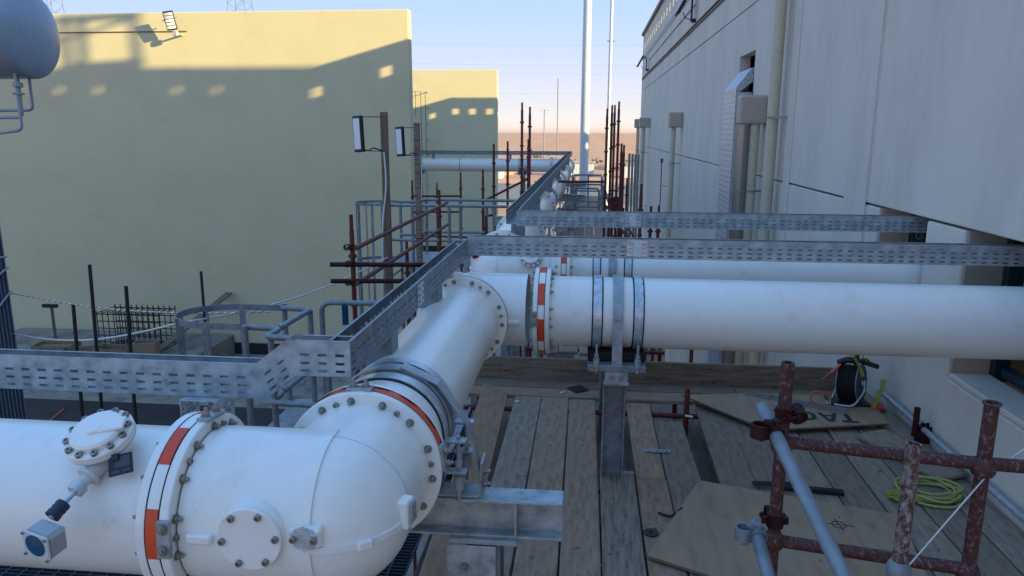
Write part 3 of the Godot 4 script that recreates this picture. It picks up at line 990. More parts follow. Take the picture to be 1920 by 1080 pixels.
# ---------------------------------------------------------------- caged ladders and platforms
func caged_ladder(label: String, x: float, zn: float, zf: float, top: float, hoops: Array, reach: float, group: String, tr: float) -> Node3D:
	var t := thing("caged_ladder", label, "ladder", V(x, G, (zn + zf) / 2), group)
	var zc := (zn + zf) / 2
	var r := absf(zf - zn) / 2
	for y in hoops:
		var pts := [V(x, y, zn)]
		for i in 17:
			var a := PI * i / 16.0
			pts.append(V(x - .38 - sin(a) * r * 1.2, y, zc + cos(a) * r))
		pts.append(V(x, y, zf))
		var st := T()
		ribbon(st, pts, .055, .007)
		obj("hoop", st, M.zinc_dull, t)
	for i in 5:
		var a := PI * (i + .0) / 4.0
		var p := V(x - .38 - sin(a) * (r * 1.2 - .006), 0, zc + cos(a) * (r - .006))
		var st := T()
		box(st, V(p.x, (top + 1.0) / 2, p.z), V(.055, top - 1.0 - .002, .008), rot(Vector3.UP, rad_to_deg(a) - 0.0), .001)
		obj("cage_bar", st, M.zinc_dull, t)
	for z in [zn + .06, zf - .06]:
		var st := T()
		tube(st, [V(x, G, z), V(x, top, z)], tr, 12)
		obj("stile", st, M.zinc_dull, t)
	var y := G + .3
	while y < top - 1.0:
		var st := T()
		tube(st, [V(x, y, zn + .06), V(x, y, zf - .06)], tr * .6, 8)
		obj("rung", st, M.zinc_dull, t)
		y += .3
	return t
func build_ladders():
	var t := caged_ladder("near galvanised caged ladder head behind the cable tray with bent tube rails", -2.79, -5.72, -6.41, 4.93, [4.9, 3.7, 2.5], .5, "caged ladders", .025)
	for y in [4.9, 4.35]:
		var st := T()
		tube(st, rounded([V(-2.79, y, -5.72), V(-2.5, y, -5.70), V(-2.52, y, -5.45), V(-2.02, y - .01, -5.45)], .07), .025, 12)
		tube(st, rounded([V(-2.79, y, -6.41), V(-2.5, y, -6.38), V(-2.52, y, -5.72)], .07), .025, 12)
		obj("handrail", st, M.zinc_dull, t)
	for p in [V(-2.5, 0, -6.36), V(-2.5, 0, -5.5), V(-2.02, 0, -5.45)]:
		var st := T()
		tube(st, [V(p.x, 3.9, p.z), V(p.x, 4.9, p.z)], .025, 12)
		obj("rail_post", st, M.zinc_dull, t)
	var st3 := T()
	tube(st3, rounded([V(-2.46, 3.9, -6.55), V(-2.46, 4.93, -6.55), V(-1.3, 4.93, -6.6), V(-1.3, 3.9, -6.6)], .1), .025, 12)
	tube(st3, [V(-2.46, 4.4, -6.55), V(-1.3, 4.4, -6.6)], .022, 10)
	obj("side_rail", st3, M.zinc_dull, t)
	st3 = T()
	tube(st3, [V(-2.24, 4.72, -6.565), V(-2.24, 4.94, -6.565)], .03, 10)
	obj("blue_sleeve", st3, M.blue, t)
	# open grating floor on the left
	var g := thing("grating_walkway", "dark steel bar grating walkway under the near white duct", "walkway", V(-3.5, DECK - .3, -4))
	var sg := T()
	var z := -2.0
	while z > -5.4:
		box(sg, V(-3.6, DECK - .015, z), V(5.2, .03, .005))
		z -= .034
	var x := -6.2
	while x < -1.0:
		box(sg, V(x, DECK - .006, -3.7), V(.008, .01, 3.42))
		x += .1
	var ob := obj("grating_bars", sg, M.grating, g)
	ob.set_meta("kind", "stuff")
	for zz in [-1.97, -3.7, -5.44]:
		sg = T()
		box2(sg, V(-6.2, DECK - .19, zz - .035), V(-1.0, DECK - .031 if zz == -3.7 else DECK + .012, zz + .035), .003)
		obj("edge_beam", sg, M.grating, g)
	for p in [V(-1.1, 0, -1.97), V(-1.1, 0, -5.44), V(-5.8, 0, -1.97), V(-5.8, 0, -5.44)]:
		sg = T()
		box2(sg, V(p.x - .06, G, p.z - .06), V(p.x + .06, DECK - .191, p.z + .06), .004)
		obj("post", sg, M.grating, g)
	# landing by the ladder
	sg = T()
	box2(sg, V(-2.78, DECK - .14, -6.62), V(-1.05, DECK - .06, -5.48), .004)
	for p in [V(-2.7, 0, -6.5), V(-1.2, 0, -6.5)]: box2(sg, V(p.x - .05, G, p.z - .05), V(p.x + .05, DECK - .141, p.z + .05), .003)
	obj("landing", sg, M.zinc_dull, g)
	# second caged ladder with its railed bridge, farther down
	var f := caged_ladder("far galvanised caged ladder with two hoops beside a railed bridge", -3.95, -14.6, -15.35, 5.07, [5.05, 3.85, 2.65], .5, "caged ladders", .032)
	for zz in [-14.6, -15.9]:
		for y in [5.05, 4.35]:
			var st := T()
			tube(st, rounded([V(-3.95, y, -14.6 if zz > -15 else -15.35), V(-3.6, y, -14.6 if zz > -15 else -15.35), V(-3.5, y, zz), V(-1.35, y, zz)], .06), .033, 10)
			obj("handrail", st, M.zinc_dull, f)
		for x2 in [-3.5, -2.75, -2.0, -1.4]:
			var st := T()
			tube(st, [V(x2, 3.9, zz), V(x2, 5.05, zz)], .033, 10)
			obj("rail_post", st, M.zinc_dull, f)
	var sd := T()
	box2(sd, V(-3.92, 3.82, -15.95), V(-1.25, 3.9, -14.55), .004)
	obj("bridge_floor", sd, M.zinc_dull, f)
	for x2 in [-3.6, -1.5]:
		sd = T()
		for z2 in [-14.7, -15.8]: box2(sd, V(x2 - .06, G, z2 - .06), V(x2 + .06, 3.819, z2 + .06), .004)
		obj("bridge_post", sd, M.zinc_dull, f)
	# railed landing at the far end of the corridor
	var e := thing("railed_landing", "small galvanised landing with tube rails at the end of the far boards", "platform", V(0, 3.9, -25))
	for y in [5.05, 4.5]:
		var st := T()
		tube(st, rounded([V(-.5, y, -23.6), V(-.5, y, -26.0), V(.45, y, -26.0), V(.45, y, -23.6)], .15), .028, 10)
		obj("handrail", st, M.zinc_dull, e)
	for q in [[-.5, .45, -22.0], [-.35, .3, -20.4]]:
		var st := T()
		tube(st, rounded([V(q[0], DECK, q[2]), V(q[0], 5.0, q[2]), V(q[1], 5.0, q[2]), V(q[1], DECK, q[2])], .12), .028, 10)
		tube(st, [V(q[0], 4.5, q[2]), V(q[1], 4.5, q[2])], .024, 8)
		obj("end_rail", st, M.zinc_dull, e)
	for p in [V(-.5, 0, -23.6), V(-.5, 0, -25.8), V(0, 0, -26), V(.45, 0, -25.8), V(.45, 0, -23.6)]:
		var st := T()
		tube(st, [V(p.x, 3.9, p.z), V(p.x, 5.05, p.z)], .028, 10)
		obj("rail_post", st, M.zinc_dull, e)
	sd = T()
	box2(sd, V(-.55, 3.82, -26.1), V(.5, 3.895, -23.55), .004)
	for p in [V(-.45, 0, -26), V(.4, 0, -26), V(-.45, 0, -23.7), V(.4, 0, -23.7)]: box2(sd, V(p.x - .05, G, p.z - .05), V(p.x + .05, 3.821, p.z + .05))
	obj("landing_floor", sd, M.zinc_dull, e)
	# cage of the ladder up the second yellow wall
	var k := thing("wall_ladder", "thin caged ladder rising against the far yellow wall", "ladder", V(-11.2, G, -48.7))
	for y in 9:
		var st := T()
		tube(st, [V(-12.0, 9.0 - y * 1.0, -48.98), V(-12.0, 9.0 - y, -48.3), V(-10.55, 9.0 - y, -48.3), V(-10.55, 9.0 - y, -48.98)], .03, 6)
		obj("hoop", st, M.joint, k)
	for x3 in [-12.0, -11.6, -11.2, -10.85, -10.55]:
		var st := T()
		tube(st, [V(x3, G + 1.0 if x3 > -11.9 else G, -48.31), V(x3, 9.0, -48.31)], .022, 6)
		obj("cage_bar", st, M.joint, k)

# ---------------------------------------------------------------- scaffolding
func standard(parent: Node3D, x: float, z: float, y0: float, y1: float, m: Material, r := .0242, cups := true, from := 0.0):
	var st := T()
	tube(st, [V(x, y0, z), V(x, y1 - .16, z)], r, 14)
	tube(st, [V(x, y1 - .16, z), V(x, y1, z)], r * .8, 14)
	if cups:
		var y := y1 - .42 - from
		while y > y0:
			lathe(st, V(x, y, z), Vector3.UP, [Vector2(r, -.02), Vector2(r * 1.75, -.014), Vector2(r * 1.75, .014), Vector2(r, .024)], 14)
			y -= .5
	obj("standard", st, m, parent)
func ledger(parent: Node3D, a: Vector3, b: Vector3, m: Material, r := .0242):
	var st := T()
	tube(st, [a, b], r, 12)
	obj("ledger", st, m, parent)
func coupler(parent: Node3D, p: Vector3, d1: Vector3, d2: Vector3, m: Material, r := .0242):   # swivel clamp between two tubes
	var st := T()
	band(st, p, d1, r + .0005, r + .0085, .05, 0, TAU, 20)
	var n := d1.cross(d2).normalized()
	var q := p + n * (2 * r + .004)
	band(st, q, d2, r + .0005, r + .0085, .05, 0, TAU, 20)
	var e1 := n.cross(d1).normalized()
	for s in [-1.0, 1.0]:
		cyl(st, p + e1 * s * (r + .016) - n * .02, p + e1 * s * (r + .016) + n * .045, .0065, 8)
		lathe(st, p + e1 * s * (r + .016) + n * .03, n, [Vector2(0, 0), Vector2(.013, 0), Vector2(.013, .013), Vector2(0, .013)], 6)
		box(st, p + e1 * s * (r + .012), V(.03, .03, .016), frame_of(n), .003)
	obj("coupler", st, m, parent)
func build_scaffolds():
	# by the right foreground: three standards, two ledgers, raking tube
	var t := thing("scaffold", "splashed dark red scaffold frame with a grey raking tube beside the plywood", "scaffold", V(1.1, DECK, -2.65))
	var pts := [V(.76, 5.66, -2.745), V(1.115, 5.475, -2.465), V(1.415, 5.585, -2.595)]
	for i in 3:
		var p: Vector3 = pts[i]
		var st := T()
		var m: Material = M.red_splashed if i == 1 else M.red_near
		lathe(st, V(p.x, DECK, p.z), Vector3.UP, [Vector2(.0242, 0), Vector2(.0242, p.y - DECK), Vector2(.019, p.y - DECK), Vector2(.019, p.y - DECK - .12)], 28)
		if i == 2: lathe(st, V(p.x, p.y - .012, p.z), Vector3.UP, [Vector2(.0245, 0), Vector2(.031, .008), Vector2(.031, .0125), Vector2(.02, .0125)], 28)
		obj("standard", st, m, t)
	var cups := [[0, 5.33], [0, 4.93], [1, 5.005], [2, 5.345], [2, 4.93]]
	for c in cups:
		var p: Vector3 = pts[c[0]]
		var st := T()
		smooth_lathe(st, V(p.x, c[1], p.z), Vector3.UP, [Vector2(.0246, -.034), Vector2(.034, -.03), Vector2(.041, -.016), Vector2(.042, .004), Vector2(.036, .02), Vector2(.03, .03), Vector2(.0246, .033)], 24)
		obj("cup_joint", st, M.zinc_dull if c[0] == 1 else M.red_near, t)
	for y in [5.345, 4.93]:
		ledger(t, V(.78, y, -2.74), V(1.395, y + .01, -2.6), M.red_near)
		if y > 5: ledger(t, V(1.435, y + .01, -2.6), V(2.84, y + .02, -2.45), M.red_near)
	# raking galvanised tube and a short lower one, both clamped to the first standard
	var st2 := T()
	tube(st2, [V(.663, 5.505, -2.69), V(.80, 5.17, -1.98)], .0242, 20)
	obj("raking_tube", st2, M.zinc_dull, t)
	coupler(t, V(.76, 5.455, -2.745), Vector3.UP, V(.137, -.335, .71).normalized(), M.coupler)
	coupler(t, V(.685, 5.455, -2.583), V(.137, -.335, .71).normalized(), Vector3.UP, M.coupler)
	st2 = T()
	tube(st2, [V(.665, 5.03, -2.68), V(.665, 4.93, -2.25)], .0242, 20)
	obj("short_tube", st2, M.zinc_dull, t)
	coupler(t, V(.76, 5.015, -2.745), Vector3.UP, Vector3.RIGHT, M.coupler)
	coupler(t, V(.668, 5.018, -2.63), V(0, -.23, .97).normalized(), Vector3.UP, M.zinc_dull)
	# left of the corridor, in front of the yellow wall
	var l := thing("scaffold", "rusty red scaffold with tied timber posts in front of the yellow wall", "scaffold", V(-2.33, G, -8.5))
	for p in [[-2.34, -7.16, 5.69], [-2.34, -9.4, 5.1], [-2.34, -11.6, 5.6], [-1.6, -7.3, 4.9], [-1.6, -11.6, 5.2]]: standard(l, p[0], p[1], G, p[2], M.red)
	for y in [5.36, 5.0, 3.4]: ledger(l, V(-2.29, y, -7.1), V(-2.29, y, -12.0), M.red)
	for y in [5.19, 5.02]: ledger(l, V(-2.56, y, -7.11), V(-1.45, y - .02, -7.34), M.coupler)
	for y in [4.4, 3.0]: ledger(l, V(-2.39, y, -11.64), V(-1.5, y, -11.64), M.red)
	for y in [5.36, 5.19, 5.0]: coupler(l, V(-2.34, y, -7.16), Vector3.UP, Vector3.FORWARD, M.coupler)
	for a in [[-2.37, -8.62, 6.72], [-2.42, -10.5, 6.62]]:
		var st := T()
		box2(st, V(a[0] - .045, 3.3, a[1] - .03), V(a[0] + .035, a[2], a[1] + .03), .004)
		obj("timber_post", st, M.timber if a[1] > -9 else M.toe, l)
		st = T()
		for y in [5.36, 5.0]: band(st, V(a[0], y - .015, a[1]), Vector3.UP, .055, .061, .012, 0, TAU, 12)
		obj("tie_wire", st, M.black, l)
	# mid distance, left of the far duct: a thicket of standards
	var f := thing("scaffold", "red tube scaffold of tall standards left of the far duct", "scaffold", V(-1.8, G, -17))
	for p in [[-2.27, -16.03, 5.7], [-2.05, -16.17, 6.25], [-1.75, -16.2, 6.3], [-1.6, -18.0, 6.35], [-1.46, -16.4, 7.12], [-1.45, -18.0, 6.33], [-1.29, -16.4, 7.03], [-3.2, -18.6, 5.5], [-4.2, -20.5, 5.1], [-4.4, -18.4, 5.3]]:
		standard(f, p[0], p[1], G, p[2], M.red, .0275)
	for q in [[V(-4.4, 4.9, -18.45), V(-3.2, 4.9, -18.65)], [V(-4.4, 4.5, -18.45), V(-3.2, 4.5, -18.65)], [V(-4.4, 3.9, -18.45), V(-1.3, 3.9, -18.1)], [V(-2.3, 5.0, -16.08), V(-1.3, 5.5, -16.45)], [V(-2.3, 4.3, -16.1), V(-1.25, 4.3, -16.5)], [V(-2.27, 4.7, -16.0), V(-2.05, 4.7, -16.2)], [V(-1.45, 4.8, -18.05), V(-.98, 4.8, -18.05)]]:
		ledger(f, q[0], q[1], M.red, .026)
	# right of the corridor, close to the hall
	var r := thing("scaffold", "red tube scaffold of clustered standards between the far boards and the hall", "scaffold", V(.7, G, -16))
	for p in [[.373, -16.58, 7.0], [.475, -16.6, 7.07], [.56, -17.4, 7.1], [.622, -16.64, 7.15], [.67, -15.8, 6.27], [.75, -16.45, 6.23], [.86, -12.24, 5.68], [1.05, -12.5, 5.3], [1.15, -12.2, 5.34], [1.5, -10.2, 4.6], [.95, -18.6, 5.4], [1.0, -14.2, 5.0], [1.0, -9.6, 4.75]]:
		standard(r, p[0], p[1], G, p[2], M.red, .0275)
	for q in [[V(-.75, 5.43, -16.5), V(.4, 5.43, -16.56)], [V(-.7, 4.75, -17.2), V(.4, 4.72, -16.9)], [V(.4, 4.9, -16.6), V(1.0, 4.2, -14.2)], [V(.62, 4.9, -16.7), V(1.05, 4.0, -12.4)], [V(.75, 4.6, -16.45), V(1.4, 4.0, -13.0)], [V(.85, 4.3, -12.2), V(2.6, 4.3, -12.2)], [V(.9, 4.1, -12.3), V(1.5, 4.1, -10.1)], [V(.86, 4.55, -12.2), V(1.35, 3.9, -9.0)]]:
		ledger(r, q[0], q[1], M.red, .026)
	for k in 3:
		var sp := T()
		box(sp, V(.64 + k * .03, 5.0 - k * .1, -16.64 + k * .2), V(.2, .2, .04), rot(Vector3.UP, 20), .004)
		obj("tube_clip", sp, M.red, r)

# ---------------------------------------------------------------- scaffold decks
func build_decks():
	var t := thing("scaffold_deck", "weathered scaffold board deck beside the support column", "platform", V(.9, DECK - .3, -5))
	rng.seed = 7
	# boards along the corridor: x0, x1, z near, z far, tone, turn
	var bd := [[-.655, -.395, -2.3, -6.78, 1], [-.39, -.125, -2.3, -6.80, 2], [-.12, .13, -2.3, -6.76, 2], [.135, .395, -2.3, -5.26, 9], [.405, .625, -5.16, -6.70, 4], [.402, .63, -2.3, -5.15, 0], [.63, .885, -3.9, -6.3, 3], [.635, .88, -2.3, -3.89, 2],
		[1.0, 1.265, -2.3, -6.72, 3], [1.27, 1.54, -2.3, -6.74, 3], [1.545, 1.80, -2.3, -6.70, 1], [1.805, 2.06, -2.3, -6.75, 3], [2.065, 2.32, -2.3, -6.72, 1], [2.325, 2.57, -2.3, -6.74, 3], [2.575, 2.83, -2.3, -6.7, 1]]
	var n := 0
	for b in bd:
		var st := T()
		var turn := rng.randf_range(-.35, .35)
		if b[0] > .95: turn -= .9
		var w: float = b[1] - b[0]
		var L: float = b[2] - b[3]
		var tip := rng.randf_range(-.25, .25)
		var bs := rot(Vector3.UP, turn) * rot(Vector3.BACK, rng.randf_range(-.6, .6)) * rot(Vector3.RIGHT, tip * .3)
		box(st, V((b[0] + b[1]) / 2, DECK - .021 + rng.randf_range(-.005, .004), (b[2] + b[3]) / 2), V(w - .007, .038, L), bs, .006)
		var m: Material = M.wood_old if b[4] == 9 else M.wood_z[b[4]]
		var o := obj("plank", st, m, t)
		if b[4] == 9:       # metal end strip nailed round the old board
			st = T()
			box(st, V(.265, DECK - .001, -5.22), V(.258, .005, .04), Basis.IDENTITY, .001)
			obj("end_strip", st, M.zinc_dull, o)
		n += 1
	# boards across, in front of the toe board, and the loose tilted plank by the duct
	for b in [[-1.15, 1.05, -6.93, 2], [1.06, 2.8, -6.92, 3], [-1.15, 1.5, -7.17, 3], [1.51, 2.8, -7.17, 0]]:
		var st := T()
		box(st, V((b[0] + b[1]) / 2, DECK - .022 + rng.randf_range(-.004, .004), b[2]), V(b[1] - b[0], .038, .225), rot(Vector3.UP, rng.randf_range(-.3, .3)), .005)
		obj("plank", st, M.wood_x[b[3]], t)
	var s1 := T()
	var lb := rot(Vector3.UP, 1.5) * rot(Vector3.BACK, -22)
	box(s1, V(-.80, DECK + .035, -4.9), V(.25, .03, 3.9), lb, .004)
	obj("plank", s1, M.wood_z[4], t)
	s1 = T()
	box2(s1, V(-1.2, DECK - .01, -7.325), V(2.72, DECK + .225, -7.288), .004)
	obj("toe_board", s1, M.toe, t)
	# boards added close under the deck so that its gaps look dark
	for k in 15:
		s1 = T()
		box2(s1, V(-1.1 + k * .262, DECK - .44, -7.9), V(-.842 + k * .262, DECK - .40, -2.3), .004)
		obj("added_lower_plank", s1, M.wood_z[3], t)
	for z in [-3.10, -6.60, -7.7]:  # tubes under the added boards
		s1 = T()
		tube(s1, [V(-1.2, DECK - .465, z), V(2.84, DECK - .465, z)], .0242, 10)
		obj("transom", s1, M.red, t)
	# tubes that carry the boards, and their standards
	for z in [-3.1, -5.05, -6.6, -7.15]:
		s1 = T()
		tube(s1, [V(-1.2, DECK - .07, z), V(2.8, DECK - .07, z)], .0242, 10)
		obj("transom", s1, M.red, t)
	for x in [-1.1, .945, 2.7]:
		for z in [-3.16, -6.54, -7.38]:
			s1 = T()
			var hi := DECK + .22 if (x == .945 and z == -6.54) else (DECK - .03 if z > -7 else DECK + .12)
			if x == 2.7 and z < -7: hi = DECK + .42
			tube(s1, [V(x, G, z), V(x, hi, z)], .0242, 12)
			obj("standard", s1, M.red, t)
	# far boards down the corridor
	var f := thing("scaffold_deck", "far scaffold board deck with a kicker board running down the corridor", "platform", V(0, DECK - .3, -17))
	for k in 5:
		for q in [[-8.3, -12.2], [-12.25, -16.0], [-16.05, -19.8], [-19.85, -23.5], [-23.55, -26.6], [-26.65, -30.0]]:
			s1 = T()
			box(s1, V(-.42 + k * .235, DECK - .02 + rng.randf_range(-.006, .006), (q[0] + q[1]) / 2 + rng.randf_range(-.05, .05)), V(.222, .038, q[0] - q[1]), rot(Vector3.UP, rng.randf_range(-.3, .3)), .004)
			obj("plank", s1, M.wood_z[(k * 2 + int(-q[0])) % 5], f)
	s1 = T()
	box2(s1, V(.70, DECK - .0, -29.8), V(.735, DECK + .22, -8.4), .004)
	obj("toe_board", s1, M.toe, f)
	for z in [-8.6, -11.0, -13.5, -16.0, -18.5, -21.0, -23.2, -26.5, -29.6]:
		s1 = T()
		tube(s1, [V(-.7, DECK - .066, z), V(.95, DECK - .066, z)], .0242, 8)
		obj("transom", s1, M.red, f)
		for x in [-.66, .9]:
			s1 = T()
			tube(s1, [V(x, G, z - .05), V(x, DECK - .05, z - .05)], .0242, 8)
			obj("standard", s1, M.red, f)
# ---------------------------------------------------------------- wall fittings
func flood_on_hall(label: String, p: Vector3):
	var t := thing("floodlight", label, "floodlight", V(XW, p.y, p.z), "floodlights on the beige hall")
	var b := rot(Vector3.BACK, -28)
	var st := T()
	box(st, p, V(.07, .62, .46), b, .015)
	for k in 5: box(st, p + b * V(.05, -.2 + k * .1, 0), V(.04, .02, .4), b)
	obj("lamp_body", st, M.black, t)
	st = T()
	box(st, p + b * V(-.037, 0, 0), V(.006, .54, .38), b)
	obj("lens", st, M.lens, t)
	st = T()
	tube(st, rounded([p + V(.04, .08, 0), V(XW - .25, p.y + .2, p.z), V(XW - .12, p.y + .18, p.z), V(XW - .12, p.y - .45, p.z)], .08), .025, 8)
	box(st, V(XW - .06, p.y - .42, p.z), V(.125, .1, .1), Basis.IDENTITY, .005)
	tube(st, rounded([p + V(.05, -.2, 0), V(XW - .3, p.y - .35, p.z), V(XW - .12, p.y - .4, p.z)], .1), .012, 6)
	obj("bracket", st, M.black, t)
func hood(label: String, z: float, y: float, w: float, h: float, out_: float, pipes: Array):
	var t := thing("pipe_hood", label, "pipe hood", V(XW - out_ / 2, y, z), "beige hoods with pipes on the hall wall")
	var st := T()
	box(st, V(XW - out_ / 2 - .001, y, z), V(out_, h, w), Basis.IDENTITY, .03)
	obj("hood_box", st, M.hood, t)
	for p in pipes:
		st = T()
		tube(st, [V(XW - p[0], G, z + p[1]), V(XW - p[0], y - h / 2 + .01, z + p[1])], p[2], 20)
		obj("down_pipe", st, p[3], t)
		for yy in [5.55, 3.0]:
			st = T()
			band(st, V(XW - p[0], yy, z + p[1]), Vector3.UP, p[2] - .002, p[2] + .006, .035, 0, TAU, 20)
			box2(st, V(XW - p[0] + p[2], yy - .012, z + p[1] - .012), V(XW + .001, yy + .012, z + p[1] + .012))
			obj("pipe_clip", st, M.zinc_dull, t)
func build_wall_fittings():
	hood("largest beige hood with a dark and a cream pipe beside the tall cream down pipe", -12.75, 6.86, .30, .46, .44, [[.34, .0, .115, M.steel], [.17, .03, .085, M.cream]])
	hood("single beige hood with one cream pipe halfway along the hall wall", -23.9, 6.88, .36, .46, .42, [[.26, .0, .075, M.cream]])
	hood("beige hood of the far pair close to the hall corner", -36.5, 6.95, .36, .46, .5, [[.3, 0, .085, M.cream]])
	hood("beige hood of the far pair beside the hall corner pipe", -40.5, 6.95, .36, .46, .5, [[.3, 0, .085, M.cream]])
	var t := thing("down_pipe", "tall thick cream rainwater down pipe running up the hall wall", "pipe", V(2.70, G, -11.62))
	var st := T()
	tube(st, [V(2.70, G, -11.62), V(2.70, 10.3, -11.62)], .085, 28)
	obj("pipe_shaft", st, M.cream, t)
	for y in [4.75, 6.72, 8.8]:
		st = T()
		band(st, V(2.70, y, -11.62), Vector3.UP, .084, .091, .03, 0, TAU, 24)
		bar(st, V(2.66, y, -11.54), V(XW + .001, y, -11.35), .02, .03)
		obj("pipe_clip", st, M.zinc_dull, t)
	# galvanised covered cable riser that bends into the wall
	t = thing("cable_riser", "patterned galvanised cable riser bending into the hole in the hall wall", "duct", V(2.6, G, -14.65))
	st = T()
	var z0 := -15.15
	var z1 := -13.92
	var xo := 2.57
	box2(st, V(xo, G, z0), V(xo + .015, 7.2, z1), .003)
	obj("riser_cover", st, M.tread, t)
	st = T()
	box2(st, V(xo + .016, G, z1 - .02), V(XW - .003, 7.2, z1 - .001), .003)
	obj("riser_side", st, M.zinc_bright, t)
	st = T()
	box2(st, V(xo + .016, G, z0 + .001), V(XW - .003, 7.2, z0 + .02), .003)
	obj("riser_side", st, M.zinc_bright, t)
	st = T()
	var q := [V(xo, 7.201, z1), V(xo, 7.28, z1), V(XW - .03, 7.62, z1), V(XW + .18, 7.70, z1), V(XW + .18, 7.42, z1), V(XW - .03, 7.36, z1), V(xo + .06, 7.201, z1)]
	var w := V(0, 0, z0 - z1)
	for i in q.size(): quad(st, q[i], q[(i + 1) % q.size()], q[(i + 1) % q.size()] + w, q[i] + w)
	for k in 2:
		var o: Vector3 = w * float(k)
		for i in range(0, 3): quad(st, q[i] + o, q[i + 1] + o, q[(7 - i - 1) % 7] + o, q[(7 - i) % 7] + o)
	obj("riser_bend", st, M.tread, t)
	for y in [6.75, 5.45, 4.2]:
		st = T()
		box2(st, V(xo + .05, y - .03, z1 + .001), V(XW + .001, y + .03, z1 + .05), .003)
		obj("riser_bracket", st, M.zinc, t)
	# conduit lines high on the hall with floodlights
	t = thing("conduit_line", "paired dark conduit lines running along the hall under the floodlights", "conduit", V(XW, 9.4, -25))
	for a in [[9.42, .026], [9.33, .016]]:
		st = T()
		tube(st, [V(XW - .02, a[0], -43.3), V(XW - .02, a[0], -3)], a[1], 8)
		obj("conduit", st, M.joint, t)
	st = T()
	tube(st, [V(XW - .015, 9.98, -38.6), V(XW - .015, 9.98, -22.2)], .014, 6)
	obj("conduit", st, M.black, t)
	flood_on_hall("nearer black floodlight tilted out from the hall wall above the conduit", V(2.45, 9.95, -22.0))
	flood_on_hall("farther black floodlight near the hall corner", V(2.42, 9.95, -38.8))
	t = thing("earth_rod", "thin dark rod standing against the hall wall", "rod", V(2.6, G, -28.5))
	st = T()
	tube(st, [V(2.62, G, -27.5), V(2.62, 5.45, -27.5)], .022, 6)
	box(st, V(2.62, 5.5, -27.5), V(.1, .16, .1), Basis.IDENTITY, .01)
	bar(st, V(2.62, 4.6, -27.5), V(XW + .001, 4.6, -27.5), .02, .02)
	obj("rod_shaft", st, M.joint, t)
	# lamp on the yellow wall
	t = thing("floodlight", "white ribbed floodlight on an arm high on the yellow wall", "floodlight", V(-13.85, 9.9, -25))
	var b := rot(Vector3.UP, 12) * rot(Vector3.BACK, 8) * rot(Vector3.RIGHT, 10)
	var c := V(-13.85, 10.05, -24.45)
	st = T()
	box(st, c, V(.34, .6, .06), b, .02)
	obj("lamp_body", st, M.black, t)
	for k in 5:
		st = T()
		box(st, c + b * V(0, -.21 + k * .105, .032), V(.28, .085, .008), b, .002)
		obj("lens_panel", st, M.lens_fins, t)
	st = T()
	tube(st, [c + b * V(.02, -.1, -.03), V(-13.75, 9.66, -24.55), V(-13.75, 9.66, -25.0)], .035, 8)
	box(st, V(-13.75, 9.66, -24.55), V(.14, .16, .14), Basis.IDENTITY, .01)
	tube(st, [c + b * V(-.25, .02, -.02), c + b * V(.25, .08, -.02)], .02, 6)
	obj("bracket", st, M.grey_paint, t)
	# work lights on the timber posts
	for a in [[-2.63, 6.47, -8.45, "larger white work light wired to the timber post before the yellow wall"], [-2.64, 6.36, -10.4, "smaller white work light at the corner edge of the yellow wall"]]:
		t = thing("work_light", a[3], "work light", V(a[0], a[1], a[2]), "work lights on timber posts")
		var wb := rot(Vector3.UP, -36) * rot(Vector3.BACK, 3)
		var wc := V(a[0], a[1], a[2])
		st = T()
		box(st, wc, V(.15, .41, .05), wb, .008)
		obj("lamp_body", st, M.black, t)
		st = T()
		box(st, wc + wb * V(0, 0, .0255), V(.115, .345, .006), wb, .002)
		obj("lens", st, M.lens, t)
		st = T()
		for y in [-.19, .19]: tube(st, [wc + V(.02, y, -.02), V(wc.x + .26, wc.y + y * 1.02, wc.z - .1)], .006, 6)
		tube(st, rounded([wc + V(.03, -.15, -.02), wc + V(.10, -.2, 0), wc + V(.15, -.15, -.03), wc + V(.27, -.2, -.1)], .05), .008, 6)
		obj("bracket", st, M.black, t)
		st = T()
		tube(st, rounded([wc + V(.26, -.2, -.1), wc + V(.285, -.6, -.09), wc + V(.22, -1.0, -.09), wc + V(.2, -1.9, -.08), wc + V(.15, -3.0, -.0)], .3), .010, 8)
		obj("lamp_cable", st, M.cable_white, t)

